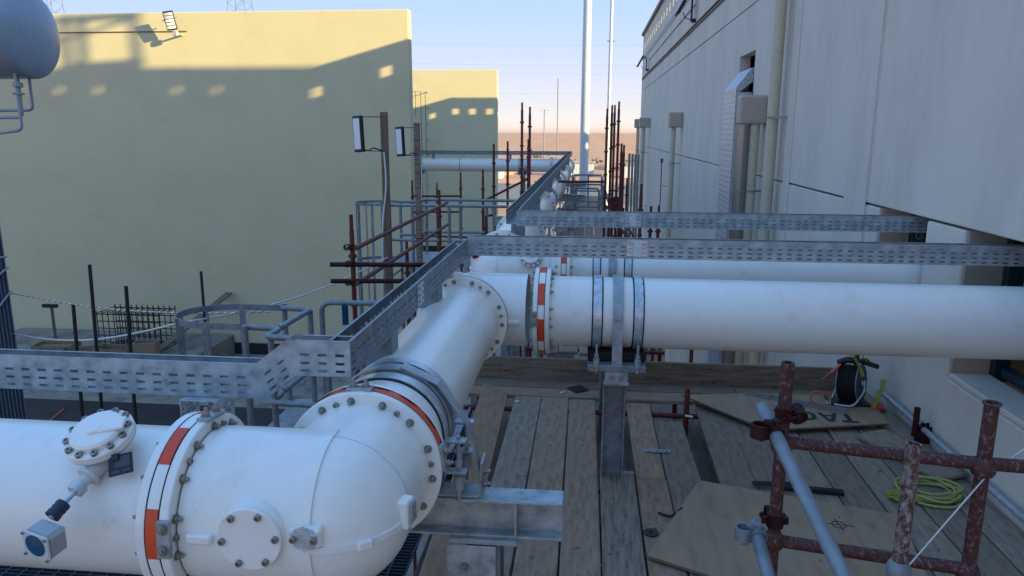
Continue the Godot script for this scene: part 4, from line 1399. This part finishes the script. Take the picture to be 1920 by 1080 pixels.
# ---------------------------------------------------------------- transformer at the left edge
func build_transformer():
	var t := thing("power_transformer", "grey transformer with round ended oil tank and finned radiator", "transformer", V(-11, G, -11))
	var st := T()
	var pr := []
	for i in 13:
		var a := PI2 * i / 12.0
		pr.append(Vector2(.76 * cos(a), .2 * sin(a)))
	pr.push_front(Vector2(.76, -5.0))
	smooth_lathe(st, V(-9.76, 8.14, -12.6), Vector3.RIGHT, pr, 56)
	obj("oil_conservator", st, M.tank, t)
	st = T()
	box2(st, V(-17.0, G, -14.2), V(-12.6, 6.2, -9.0), .03)
	obj("main_tank", st, M.radiator, t)
	for x in [-12.8, -14.3]:
		st = T()
		box2(st, V(x - .1, 6.2, -12.7), V(x + .1, 7.4, -12.5), .01)
		obj("tank_leg", st, M.radiator, t)
	for q in [[[V(-9.98, 7.44, -12.5), V(-9.98, 6.72, -12.5), V(-12.8, 6.68, -12.4)], .028], [[V(-9.86, 7.5, -12.3), V(-9.86, 6.5, -12.3), V(-12.7, 6.15, -12.3)], .026], [[V(-9.92, 7.44, -12.7), V(-9.92, 6.85, -12.7), V(-12.8, 6.8, -12.7)], .026]]:
		st = T()
		tube(st, rounded(q[0], .1), q[1], 10)
		obj("oil_pipe", st, M.tank, t)
	st = T()
	for p in [V(-9.98, 7.28, -12.5), V(-9.86, 7.28, -12.3)]:
		cyl(st, p - V(0, .05, 0), p + V(0, .03, 0), .07, 12, .005)
		tube(st, [p - V(.09, .16, 0), p + V(.09, -.16, 0)], .018, 8)
		ball(st, p - V(0, .16, 0), .04, 10)
	obj("valve", st, M.tank, t)
	# radiator: a row of pressed fins, tied by crossed rods
	for k in 16:
		st = T()
		box2(st, V(-8.3, 2.2, -8.3 + k * .058), V(-7.1, 6.05, -8.284 + k * .058), .005)
		obj("radiator_fin", st, M.radiator, t)
	for y in [2.35, 5.9]:
		st = T()
		tube(st, [V(-7.6, y, -7.4), V(-7.6, y, -8.6), V(-12.0, y, -8.85), V(-12.7, y, -9.6)], .09, 12)
		obj("header_pipe", st, M.radiator, t)
	for q in [[V(-7.085, 3.95, -7.4), V(-7.085, 4.55, -8.31)], [V(-7.084, 4.45, -7.4), V(-7.084, 4.85, -8.31)], [V(-7.086, 5.0, -7.4), V(-7.086, 4.98, -8.31)]]:
		st = T()
		tube(st, q, .014, 6)
		obj("tie_rod", st, M.zinc, t)

# ---------------------------------------------------------------- loose things
func build_clutter():
	var st := T()
	# starter rods behind the left duct
	var rods := [[-3.82, -5.05, 5.22, .4, "shortest"], [-3.76, -5.2, 5.50, 1.6, "tallest"], [-3.35, -5.0, 5.385, .9, "middle"], [-3.62, -6.55, 5.20, 1.2, "rear"]]
	for r in rods:
		st = T()
		var base := DECK - .03 if r[1] > -5.4 else G
		tube(st, [V(r[0] - .05, base, r[1]), V(r[0] + .0, r[2], r[1])], .0135, 8)
		single("steel_rod", st, M.rebar, "%s black steel rod standing up behind the low cable tray" % r[4], "rod", "black steel rods behind the tray")
	# barrier tape and cable strung across from the radiator to the ladder and the timber post
	var t := thing("barrier_tape", "twisted red and white barrier tape strung low across the yellow wall", "tape", V(-5, 4.6, -7.4))
	var a := V(-7.12, 4.53, -8.29)
	var b := V(-2.9, 4.86, -6.41)
	st = T()
	var core := []
	for i in 31: core.append(a.lerp(b, i / 30.0) - V(0, .10 * sin(PI * i / 30.0), 0))
	tube(st, core, .007, 6)
	obj("tape_strip", st, M.cable_white, t)
	st = T()
	var spiral := []
	for i in 721:
		var u := i / 720.0
		var w := u * TAU * 40.0
		spiral.append(a.lerp(b, u) - V(0, .10 * sin(PI * u), 0) + V(.3 * cos(w), sin(w), .9 * cos(w)) * .005)
	tube(st, spiral, .0055, 5)
	obj("tape_stripe", st, M.tape_red, t)
	t = thing("strung_cable", "thin white cable sagging from the radiator past the ladder to the timber post", "cable", V(-5, 4.2, -7.6))
	st = T()
	var pp := []
	var stops := [V(-7.12, 4.0, -8.29), V(-3.6, 4.82, -6.07), V(-2.37, 5.02, -8.6)]
	for s in 2:
		for i in 13:
			var u := i / 12.0
			var p: Vector3 = stops[s].lerp(stops[s + 1], u) - V(0, .12 * sin(PI * u), 0)
			if not (s == 1 and i == 0): pp.append(p)
	tube(st, pp, .009, 8)
	obj("cable_run", st, M.cable_white, t)
	# rebar basket and boards on a low plinth at the foot of the yellow wall
	var PL := -.75
	st = T()
	box2(st, V(-21, G, -24.9), V(-12.7, PL, -21.2), .02)
	single("concrete_plinth", st, M.concrete, "low concrete plinth with boxes and rubble at the foot of the yellow wall", "plinth")
	t = thing("rebar_basket", "black welded rebar basket lying at the foot of the yellow wall", "rebar basket", V(-15.3, PL, -23))
	var x0 := -16.3
	var x1 := -14.1
	for z in [-23.6, -22.6]:
		for i in 6:
			st = T()
			tube(st, [V(x0, PL + .02 + i * .24, z), V(x1, PL + .02 + i * .24, z)], .018, 5)
			obj("long_bar", st, M.rebar, t)
		for i in 12:
			st = T()
			tube(st, [V(x0 + i * .2, PL, z), V(x0 + i * .2, PL + 1.34, z)], .016, 5)
			obj("upright_bar", st, M.rebar, t)
	for i in 12:
		st = T()
		for y in [PL + .02, PL + 1.25]: tube(st, [V(x0 + i * .2, y, -23.65), V(x0 + i * .2, y, -22.55)], .016, 5)
		obj("cross_bar", st, M.rebar, t)
	var bx := [[-17.9, -22.6, 1.3, .10, .7, 8, "flat pale pallet board"], [-16.6, -22.0, 1.1, .14, .6, 20, "tilted brown sheet"], [-15.15, -21.7, 1.25, .34, .6, -4, "open pale timber tray"], [-14.2, -21.9, .7, .5, .5, 15, "upright brown carton"]]
	for c in bx:
		t = thing("site_box", c[6] + " among the rubble by the yellow wall", "box", V(c[0], PL, c[1]), "boxes among the rubble")
		var bs := rot(Vector3.UP, c[5])
		st = T()
		box(st, V(c[0], PL + .02, c[1]), V(c[2], .04, c[4]), bs, .004)
		obj("bottom", st, M.pallet, t)
		for s in [-1.0, 1.0]:
			st = T()
			box(st, V(c[0], PL + .041 + c[3] / 2, c[1]) + bs * V(0, 0, s * (c[4] / 2 - .015)), V(c[2], c[3], .03), bs, .003)
			box(st, V(c[0], PL + .041 + c[3] / 2, c[1]) + bs * V(s * (c[2] / 2 - .015), 0, 0), V(.03, c[3], c[4] - .062), bs, .003)
			obj("side_board", st, M.pallet if int(c[5]) % 2 == 0 else M.ply, t)
	t = thing("leaning_plank", "brown plank leaning against the yellow wall", "plank", V(-13.2, PL, -23.5))
	st = T()
	bar(st, V(-14.1, PL + .03, -22.0), V(-12.75, PL + 1.55, -24.9), .3, .05, .005)
	obj("plank_body", st, M.timber, t)
	t = thing("tee_stand", "dark tee topped stand in front of the yellow wall", "stand", V(-18.6, PL, -23.5))
	st = T()
	tube(st, [V(-18.6, PL, -23.5), V(-18.6, .45, -23.5)], .05, 8)
	obj("stand_post", st, M.joint, t)
	st = T()
	box(st, V(-18.65, .48, -23.5), V(.55, .12, .12), Basis.IDENTITY, .01)
	obj("stand_bar", st, M.rebar, t)
	st = T()
	tube(st, [V(-14.3, G + .067, -16.4), V(-15.0, G + .067, -18.9)], .03, 6)
	single("loose_rebar", st, M.pink, "rusty pink reinforcing bar lying on the concrete yard", "rebar")
	# plywood sheets
	sheet("plywood_sheet", "large tan plywood sheet marked with a crossed circle", [V(.405, 0, -4.06), V(.85, 0, -5.09), V(2.1, 0, -4.73), V(1.9, 0, -3.55), V(1.02, 0, -3.75)], DECK + .012, .018, true)
	sheet("plywood_sheet", "tan plywood sheet printed with large dark letters under the cable reel", [V(.93, 0.02, -6.80), V(1.56, .0, -6.07), V(2.62, 0.01, -6.30), V(2.70, .01, -6.95), V(1.75, .01, -6.97)], DECK + .03, .016, false)
	build_reel()
	build_small()
func sheet(called: String, label: String, pts: Array, y: float, th: float, marked: bool):
	var t := thing(called, label, "plywood", V(pts[0].x, y, pts[0].z), "plywood sheets on the deck")
	var st := T()
	var n := pts.size()
	for i in range(1, n - 1):
		tri(st, pts[0] + V(0, y + th, 0), pts[i] + V(0, y + th, 0), pts[i + 1] + V(0, y + th, 0))
		tri(st, pts[0] + V(0, y, 0), pts[i + 1] + V(0, y, 0), pts[i] + V(0, y, 0))
	var o := obj("sheet_panel", st, M.ply, t)
	st = T()
	for i in n:
		var a: Vector3 = pts[i]
		var b: Vector3 = pts[(i + 1) % n]
		quad(st, a + V(0, y, 0), b + V(0, y, 0), b + V(0, y + th, 0), a + V(0, y + th, 0))
	obj("sheet_edge", st, M.ply_edge, o)
	# packing so that the sheet does not hover over uneven boards
	for i in n:
		st = T()
		var c: Vector3 = pts[i].lerp((pts[0] + pts[1] + pts[2] + pts[3]) / 4.0, .2)
		box2(st, V(c.x - .05, DECK - .008, c.z - .03), V(c.x + .05, y - .0005 + c.y * .5, c.z + .03))
		obj("packing", st, M.ply_edge, o)
	var top := y + th + .0012
	if marked:
		st = T()
		var c := V(1.66, top, -4.55)
		band(st, c, Vector3.UP, .040, .046, .001, 0, TAU, 32)
		box(st, c + V(0, .0003, 0), V(.19, .001, .006), rot(Vector3.UP, -8))
		box(st, c + V(0, .0006, 0), V(.006, .001, .15), rot(Vector3.UP, 6))
		obj("cross_mark", st, M.ink, o)
		st = T()
		rng.seed = 5
		for k in 9: lathe(st, V(rng.randf_range(.8, 1.9), top - .0006, rng.randf_range(-4.7, -4.0)), Vector3.UP, [Vector2(.009, 0), Vector2(.009, .0008), Vector2(0, .0008)], 10)
		obj("knot", st, M.ply_edge, o)
	else:
		var tm := TextMesh.new()
		tm.text = "TACI"
		var f := SystemFont.new()
		f.font_names = PackedStringArray(["Droid Sans"])
		f.font_weight = 700
		tm.font = f
		tm.font_size = 64
		tm.pixel_size = .0042
		tm.depth = .001
		tm.material = M.ink
		var bs := rot(Vector3.UP, 176) * rot(Vector3.RIGHT, -90)
		inst("lettering", tm, Transform3D(bs, V(2.09, top + .012, -6.40)), o)
func build_reel():
	var t := thing("cable_reel", "black cable reel with a bent wire stand and lime straps against the hall wall", "cable reel", V(2.45, DECK + .05, -6.85))
	var ax := V(.82, .10, .56).normalized()
	var c := V(2.46, DECK + .25, -6.80)
	var st := T()
	lathe(st, c - ax * .09, ax, [Vector2(.04, 0), Vector2(.17, 0), Vector2(.172, .006), Vector2(.17, .012), Vector2(.15, .014), Vector2(.15, .166), Vector2(.17, .168), Vector2(.172, .174), Vector2(.17, .18), Vector2(.0, .18)], 40)
	obj("drum", st, M.black, t)
	st = T()
	for k in [-.085, .085]:
		st = T()
		band(st, c + ax * k, ax, .168, .176, .008, 0, TAU, 40)
		obj("drum_rim", st, M.zinc_dull, t)
	st = T()
	for i in 10: 
		var pts := []
		var b := frame_of(ax)
		for k in 25: pts.append(c + ax * (-.07 + i * .0155) + (b.x * cos(TAU * k / 24.0) + b.y * sin(TAU * k / 24.0)) * .155)
		tube(st, pts, .008, 6)
	obj("wound_cable", st, M.rubber, t)
	st = T()
	var hub := c + ax * .09
	cyl(st, hub, hub + ax * .03, .03, 16, .004)
	tube(st, rounded([hub + ax * .02, hub + ax * .04 + V(-.02, -.06, .03), hub + V(-.10, -.185, .13), hub + V(-.32, -.19, .03), c - ax * .12 + V(-.06, -.17, .06), c - ax * .11], .06), .009, 8)
	obj("wire_stand", st, M.zinc_bright, t)
	st = T()
	tube(st, rounded([c + V(-.12, .17, -.04), c + V(-.04, .22, 0), c + V(.04, .20, .02)], .05), .03, 8)
	ball(st, c + V(.10, .2, -.02), .05, 10, .6)
	bar(st, c + V(.08, .2, 0), c + V(.22, .16, .02), .05, .04, .01)
	obj("dark_bundle", st, M.black, t)
	st = T()
	ribbon_strip(st, [c + V(.0, .24, .03), c + V(.03, .18, .07), c + V(.05, .10, .13)], .035)
	ribbon_strip(st, [c + V(-.03, .26, .0), c + V(.05, .28, .03), c + V(.1, .22, .05)], .03)
	ribbon_strip(st, [c + V(.25, .06, .08), c + V(.23, -.02, .12), c + V(.18, -.10, .16), c + V(.15, -.18, .17)], .045)
	obj("lime_strap", st, M.strap_lime, t)
	st = T()
	ball(st, c + V(.17, -.18, .15), .035, 12)
	ball(st, c + V(.22, -.18, .13), .035, 12)
	obj("orange_grip", st, M.strap_orange, t)
	st = T()
	ribbon_strip(st, [c + V(-.26, .02, .0), c + V(-.2, .1, .03), c + V(-.12, .18, .03)], .04)
	obj("orange_strap", st, M.strap_orange, t)
	st = T()
	var ring := []
	for k in 20: ring.append(c + V(-.28 + .09 * cos(TAU * k / 20.0), -.15 + .05 * sin(TAU * k / 20.0), .06 - .05 * sin(TAU * k / 20.0)))
	tube(st, ring, .012, 8, true, true)
	obj("pink_loop", st, M.pink, t)
	st = T()
	box2(st, V(c.x - .2, DECK + .052, c.z - .1), V(c.x + .15, DECK + .082, c.z + .12), .004)
	obj("foot", st, M.black, t)
func ribbon_strip(st: SurfaceTool, pts: Array, w: float):
	for i in pts.size() - 1: bar(st, pts[i], pts[i + 1], w, .006, .001)
func build_small():
	# coil of yellow green hose
	var t := thing("rope_coil", "loose coil of yellow green rope on the boards near the hall wall", "rope", V(2.35, DECK, -5.05))
	rng.seed = 12
	var st := T()
	var nz := FastNoiseLite.new()
	nz.seed = 4
	nz.frequency = .35
	var pts := []
	for i in 260:
		var a := i * TAU / 36.0
		var k := i / 36.0
		var rx := .20 + .055 * nz.get_noise_2d(k * 3.0, 1) + .02 * sin(k * 5.0)
		var rz := .17 + .08 * nz.get_noise_2d(k * 3.0, 9)
		pts.append(V(2.45 + .08 * nz.get_noise_2d(k * 2.2, 20) + rx * cos(a), DECK + .018 + .012 * (int(k) % 4) + .03 * maxf(0.0, nz.get_noise_2d(i * .12, 40)), -5.12 + .08 * nz.get_noise_2d(k * 2.2, 30) + rz * sin(a)))
	tube(st, pts, .0085, 7)
	obj("rope_loops", st, M.rope_yellow, t)
	st = T()
	for k in 9:
		var a := k * .7
		tube(st, rounded([V(2.16, DECK + .012 + k * .004, -5.02), V(2.20 + .1 * cos(a), DECK + .02 + k * .005, -4.98 + .07 * sin(a)), V(2.3 + .04 * sin(a), DECK + .015 + k * .005, -4.96)], .05), .010, 6)
	obj("rope_tail", st, M.strap_lime, t)
	# white line tied from the scaffold down to the deck
	st = T()
	tube(st, [V(1.138, 5.04, -2.44), V(1.41, 5.31, -2.57), V(2.84, 6.02, -3.3)], .003, 6)
	single("white_line", st, M.cable_white, "thin white line running from the scaffold joint to the hall wall", "line")
	# washer, strips, clip, scraps
	st = T()
	band(st, V(.452, DECK + .005, -4.37), Vector3.UP, .012, .048, .006, 0, TAU, 28)
	single("rubber_washer", st, M.black, "flat black rubber washer lying on a board", "washer")
	st = T()
	box(st, V(1.40, DECK + .028, -5.10), V(.34, .012, .055), rot(Vector3.UP, 4), .003)
	box(st, V(1.62, DECK + .016, -5.06), V(.46, .03, .05), rot(Vector3.UP, -6), .004)
	single("rubber_strip", st, M.rubber, "crumpled black rubber strips beyond the marked plywood", "strip")
	st = T()
	box(st, V(-.05, DECK + .008, -7.02), V(.16, .006, .16), rot(Vector3.UP, 35), .002)
	single("rubber_pad", st, M.rubber, "black rubber pad on the cross boards near the support column", "pad")
	t = thing("chain_scrap", "small grey steel chain link scrap on the boards", "chain", V(.61, DECK, -5.62))
	for k in 5:
		st = T()
		band(st, V(.53 + k * .038, DECK + .008 + (k % 2) * .006, -5.62 + .012 * (k % 2)), Vector3.UP, .014, .026, .008, 0, TAU, 14)
		obj("link", st, M.zinc, t)
	st = T()
	tube(st, rounded([V(.52, DECK + .01, -4.62), V(.60, DECK + .012, -4.56), V(.68, DECK + .03, -4.66)], .06), .008, 6)
	single("cable_offcut", st, M.rubber, "curved black cable offcut by the plywood edge", "cable")
	# wire mesh tray offcuts on the lettered sheet and beneath it
	for a in [[1.95, -6.72, DECK + .0605, -28, "wire mesh offcut lying on the lettered plywood sheet"], [2.15, -5.88, DECK + .004, -14, "wire mesh offcut in front of the lettered plywood sheet"]]:
		t = thing("wire_mesh_tray", a[4], "wire mesh", V(a[0], a[2], a[1]), "wire mesh offcuts")
		var bs := rot(Vector3.UP, a[3])
		for k in 4:
			st = T()
			var o := bs * V(0, 0, -.06 + k * .04)
			tube(st, [V(a[0], a[2] + .006, a[1]) + o - bs * V(.45, 0, 0), V(a[0], a[2] + .006, a[1]) + o + bs * V(.45, 0, 0)], .004, 5)
			obj("long_wire", st, M.zinc_dull, t)
		for k in 9:
			st = T()
			var o := bs * V(-.44 + k * .11, 0, 0)
			tube(st, [V(a[0], a[2] + .013, a[1]) + o - bs * V(0, 0, .07), V(a[0], a[2] + .013, a[1]) + o + bs * V(0, 0, .07)], .0035, 5)
			obj("cross_wire", st, M.zinc_dull, t)
	# chips, nails and sawdust crumbs on the boards
	st = T()
	rng.seed = 19
	for k in 150:
		var p := V(rng.randf_range(-.6, 2.7), DECK + .006, rng.randf_range(-6.9, -3.4))
		if p.x > .12 and p.x < .42 and p.z < -5.2: continue
		if p.x > .88 and p.x < 1.02: continue
		var L := rng.randf_range(.006, .035)
		box(st, p, V(L, rng.randf_range(.003, .007), rng.randf_range(.003, .010)), rot(Vector3.UP, rng.randf_range(0, 180)) * rot(Vector3.BACK, rng.randf_range(-8, 8)))
	var lt := single("wood_litter", st, M.pallet, "pale wood chips and crumbs scattered over the deck boards", "litter")
	lt.set_meta("kind", "stuff")
	# galvanised tube and flat board along the foot of the hall wall
	t = thing("wall_tube", "grey galvanised tube clamped along the foot of the hall wall", "tube", V(2.78, DECK + .1, -5.5))
	st = T()
	tube(st, [V(2.79, DECK + .12, -7.0), V(2.79, DECK + .12, -3.0)], .0242, 14)
	obj("tube_shaft", st, M.zinc, t)
	for z in [-6.05, -4.3]:
		st = T()
		box2(st, V(2.74, DECK - .01, z - .03), V(2.845, DECK + .1, z + .03), .004)
		obj("tube_foot", st, M.coupler, t)
	coupler(t, V(2.79, DECK + .12, -6.05), Vector3.FORWARD, Vector3.UP, M.coupler)
	st = T()
	tube(st, [V(2.73, DECK + .05, -6.05), V(2.73, DECK + .3, -6.05)], .0242, 12)
	obj("stub_tube", st, M.coupler, t)
	t = thing("loose_board", "short grey board lying askew by the hall wall", "board", V(2.5, DECK + .02, -5.75))
	st = T()
	box(st, V(2.56, DECK + .035, -5.72), V(.28, .03, .85), rot(Vector3.UP, 22) * rot(Vector3.BACK, 3), .004)
	obj("board_body", st, M.wood_z[1], t)
	# scraps
	rng.seed = 31
	var scr := [[-.2, -6.9, .05, "white"], [.95, -6.4, .07, "grey"], [-.62, -6.6, .04, "pale"], [1.2, -6.75, .05, "crumpled white"]]
	for s in scr:
		st = T()
		box(st, V(s[0], DECK + .008, s[1]), V(s[2], .012, .03), rot(Vector3.UP, rng.randf_range(0, 180)) * rot(Vector3.BACK, 5), .003)
		single("paper_scrap", st, M.cable_white, "%s scrap of packing on the back boards of the deck" % s[3], "scrap", "scraps on the boards")

# ---------------------------------------------------------------- far things
func build_far():
	var t := thing("mast", "thick white mast standing beyond the far duct", "mast", V(-.33, G, -53))
	var st := T()
	smooth_lathe(st, V(-.33, G, -53), Vector3.UP, [Vector2(.34, 0), Vector2(.31, 6), Vector2(.26, 24), Vector2(.2, 32)], 28)
	obj("mast_shaft", st, M.pole, t)
	t = thing("mast", "thin white mast with a small cross plate beside the hall corner", "mast", V(1.75, G, -72))
	st = T()
	smooth_lathe(st, V(1.75, G, -72), Vector3.UP, [Vector2(.19, 0), Vector2(.16, 10), Vector2(.11, 36)], 16)
	obj("mast_shaft", st, M.pole, t)
	st = T()
	box(st, V(1.75, 14.7, -72), V(.7, .08, .08))
	obj("mast_plate", st, M.zinc_dull, t)
	for a in [[-8.0, -190, 19.5, "far slim pole standing in the desert"], [-12.5, -210, 12.5, "far lamp pole with a twin head in the desert"]]:
		t = thing("far_pole", a[3], "pole", V(a[0], G, a[1]))
		st = T()
		tube(st, [V(a[0], G, a[1]), V(a[0], a[2], a[1])], .16, 6)
		obj("pole_shaft", st, M.zinc_dull, t)
		if a[2] < 15:
			st = T()
			for s in [-1.0, 1.0]: box(st, V(a[0] + s * 1.0, a[2], a[1]), V(1.1, .35, .5), Basis.IDENTITY, .05)
			bar(st, V(a[0] - 1, a[2] - .1, a[1]), V(a[0] + 1, a[2] - .1, a[1]), .1, .1)
			obj("pole_head", st, M.seal, t)
	# pylons far behind the wall and their lines
	var pyl := [[-310.0, -420.0, 128.0], [-196.0, -420.0, 126.0], [150.0, -700.0, 60.0], [-260, -900, 66.0]]
	for i in 2:
		var a: Array = pyl[i]
		t = thing("pylon", ["lattice pylon top at the left showing above the yellow wall", "lattice pylon top in the middle showing above the yellow wall"][i], "pylon", V(a[0], G, a[1]), "pylons behind the yellow wall")
		st = T()
		for sx in [-1.0, 1.0]:
			for sz in [-1.0, 1.0]: bar(st, V(a[0] + sx * 9, G, a[1] + sz * 9), V(a[0] + sx * 2.2, a[2], a[1] + sz * 2.2), .25, .25)
		obj("pylon_leg", st, M.far, t)
		st = T()
		for k in 14:
			var y0: float = a[2] * (.3 + k * .05)
			var y1: float = a[2] * (.3 + (k + 1) * .05)
			var w0 := lerpf(9, 2.2, (y0 - G) / (a[2] - G))
			var w1 := lerpf(9, 2.2, (y1 - G) / (a[2] - G))
			for sz in [-1.0, 1.0]:
				bar(st, V(a[0] - w0, y0, a[1] + sz * w0), V(a[0] + w1, y1, a[1] + sz * w1), .16, .16)
				bar(st, V(a[0] + w0, y0, a[1] + sz * w0), V(a[0] - w1, y1, a[1] + sz * w1), .16, .16)
		for k in 3: bar(st, V(a[0] - 15, a[2] - 6 - k * 8.0, a[1]), V(a[0] + 15, a[2] - 6 - k * 8.0, a[1]), .6, .9)
		obj("pylon_lattice", st, M.far, t)
	# power lines crossing low over the desert
	t = thing("power_line", "faint power lines strung low across the sky over the desert", "power line", V(0, 30, -420))
	for k in 4:
		st = T()
		var p := []
		for i in 21:
			var u := i / 20.0
			p.append(V(lerpf(-310, 260, u), 30.0 + k * 7.5 + (k % 2) * 3 + 10.0 * pow(u * 2 - 1, 2) - u * 6, -420))
		tube(st, p, .03, 4, false)
		obj("wire", st, M.far, t)
	for x in [-315.0, 262.0]:
		st = T()
		bar(st, V(x, G, -420), V(x, 90, -420), .8, .8)
		obj("line_mast", st, M.far, t)
	# low walls, sheds and bushes at the edge of the plain
	for a in [[-26, -128, 22, 3.0, 5, "long pale shed"], [-2, -140, 7, 2.4, 4, "small pale cabin"], [12, -135, 12, 2.2, 4, "low cream store"]]:
		t = thing("far_shed", a[5] + " at the edge of the desert", "shed", V(a[0], G, a[1]), "sheds at the edge of the desert")
		st = T()
		box2(st, V(a[0] - a[2] / 2, G, a[1] - a[4]), V(a[0] + a[2] / 2, G + a[3], a[1]))
		obj("shed_wall", st, M.seal, t)
		st = T()
		box2(st, V(a[0] - a[2] / 2 - .3, G + a[3] + .002, a[1] - a[4] - .3), V(a[0] + a[2] / 2 + .3, G + a[3] + .2, a[1] + .3))
		obj("shed_roof", st, M.roof, t)
	rng.seed = 77
	for k in 9:
		var p := V(rng.randf_range(-30, 28), G, rng.randf_range(-260, -165))
		t = thing("desert_bush", "low dry bush on the desert plain", "bush", p, "dry bushes on the desert plain")
		st = T()
		for i in 60:
			var d := V(rng.randfn(0, 1.3), absf(rng.randfn(0, .5)), rng.randfn(0, 1.3))
			var q := p + d
			var e := V(rng.randf_range(-.5, .5), rng.randf_range(.1, .6), rng.randf_range(-.5, .5))
			tri(st, q, q + e, q + V(e.z, .25, -e.x))
		obj("twigs", st, M.bush, t)
	# galvanised posts by the corner of the hall
	for k in 4:
		st = T()
		tube(st, [V(1.75 + k * .2, G, -33 - k * 1.1), V(1.75 + k * .2, 5.6 - k * .05, -33 - k * 1.1)], .055, 8)
		single("fence_post", st, M.zinc_dull, "%s galvanised post of the row leading to the hall corner" % ["first", "second", "third", "fourth"][k], "post", "posts before the hall corner")

# ---------------------------------------------------------------- main
func _ready():
	var cam := Camera3D.new()
	cam.name = "camera"
	add_child(cam)
	cam.position = V(0, 6.5, 0)
	cam.rotation_degrees = V(-11.9, 5.8, 0.2)
	cam.fov = 42.47
	cam.near = .05
	cam.far = 9000
	cam.current = true
	var we := WorldEnvironment.new()
	we.name = "environment"
	var env := Environment.new()
	env.background_mode = Environment.BG_SKY
	var sm := ProceduralSkyMaterial.new()
	sm.sky_top_color = rgb(126, 174, 234)
	sm.sky_horizon_color = rgb(217, 206, 196)
	sm.sky_curve = .085
	sm.ground_bottom_color = rgb(120, 92, 74)
	sm.ground_horizon_color = rgb(200, 160, 135)
	sm.sun_angle_max = 1.0
	sm.energy_multiplier = 0.87
	var sky := Sky.new()
	sky.sky_material = sm
	env.sky = sky
	env.tonemap_mode = Environment.TONE_MAPPER_LINEAR
	env.tonemap_exposure = 1.78
	env.fog_enabled = false
	env.fog_density = .0006
	env.fog_light_color = rgb(222, 214, 212)
	env.sdfgi_enabled = true
	env.ssao_enabled = true
	env.ssil_enabled = true
	we.environment = env
	add_child(we)
	var sun := DirectionalLight3D.new()
	sun.name = "sun"
	sun.light_energy = 1.6
	sun.light_angular_distance = .5
	sun.light_color = rgb(255, 239, 174)
	sun.shadow_enabled = true
	sun.transform = Transform3D(Basis.looking_at(V(-1, -.272, -.46).normalized(), Vector3.UP), V(20, 20, 10))
	add_child(sun)
	make_materials()
	M.far = M.zinc_dull
	var im := Image.create(128, 128, false, Image.FORMAT_RGB8)
	var bm := Image.create(128, 128, false, Image.FORMAT_RGB8)
	for y in 128:
		for x in 128:
			var cx := int(x / 16.0)
			var row := int(y / 16.0)
			var dx := fmod(x + (8.0 if row % 2 == 1 else 0.0), 16.0) - 8.0
			var dy := fmod(y, 16.0) - 8.0
			var d := sqrt(pow(dx / 3.4, 2) + pow(dy / 6.0, 2))
			var v := 1.0 - smoothstep(.7, 1.15, d)
			var g := .74 + .03 * sin(x * .7 + y * .3)
			im.set_pixel(x, y, Color(g + .12 * v, g + .12 * v, g + .12 * v))
			bm.set_pixel(x, y, Color(v, v, v))
	bm.bump_map_to_normal_map(2.0)
	M.tread = mat(rgb(216, 226, 234), .36, .12, ImageTexture.create_from_image(im), V(2.0, 1.3, 1.6))
	M.tread.normal_enabled = true
	M.tread.normal_texture = ImageTexture.create_from_image(bm)
	make_bolts()
	build_ground()
	yellow_wall(-25, -40.0, "broad yellow rendered wall with the building's shadow across its lower part")
	yellow_wall(-49, -30.0, "farther narrow looking yellow wall beyond the first one's edge")
	build_hall()
	build_duct_near()
	build_duct_far()
	beam_support(-3.0, "galvanised steel beam on gusseted posts carrying the strapped corner of the white duct")
	column_support("galvanised column with saddle and strap under the duct entering the hall", V(.225, 0, -5.2), Vector3.RIGHT, Vector3.BACK, "duct supports")
	column_support("galvanised column and strap half hidden behind the near hall duct", V(.235, 0, -6.85), Vector3.RIGHT, Vector3.BACK, "duct supports")
	var nth := ["first", "second", "third", "fourth"]
	var cz := [-10.2, -14.0, -19.2, -24.4]
	for i in 4: beam_support(cz[i], "%s galvanised beam support from the hall bend under the long corridor duct" % nth[i])
	column_support("galvanised column under the far crosswise duct near the yellow wall edge", V(-6.6, 0, -28.8), Vector3.LEFT, Vector3.BACK, "duct supports")
	column_support("galvanised column under the far crosswise duct before the corridor corner", V(-2.5, 0, -28.8), Vector3.LEFT, Vector3.BACK, "duct supports")
	build_trays()
	build_ladders()
	build_decks()
	build_scaffolds()
	build_wall_fittings()
	build_transformer()
	build_clutter()
	build_far()
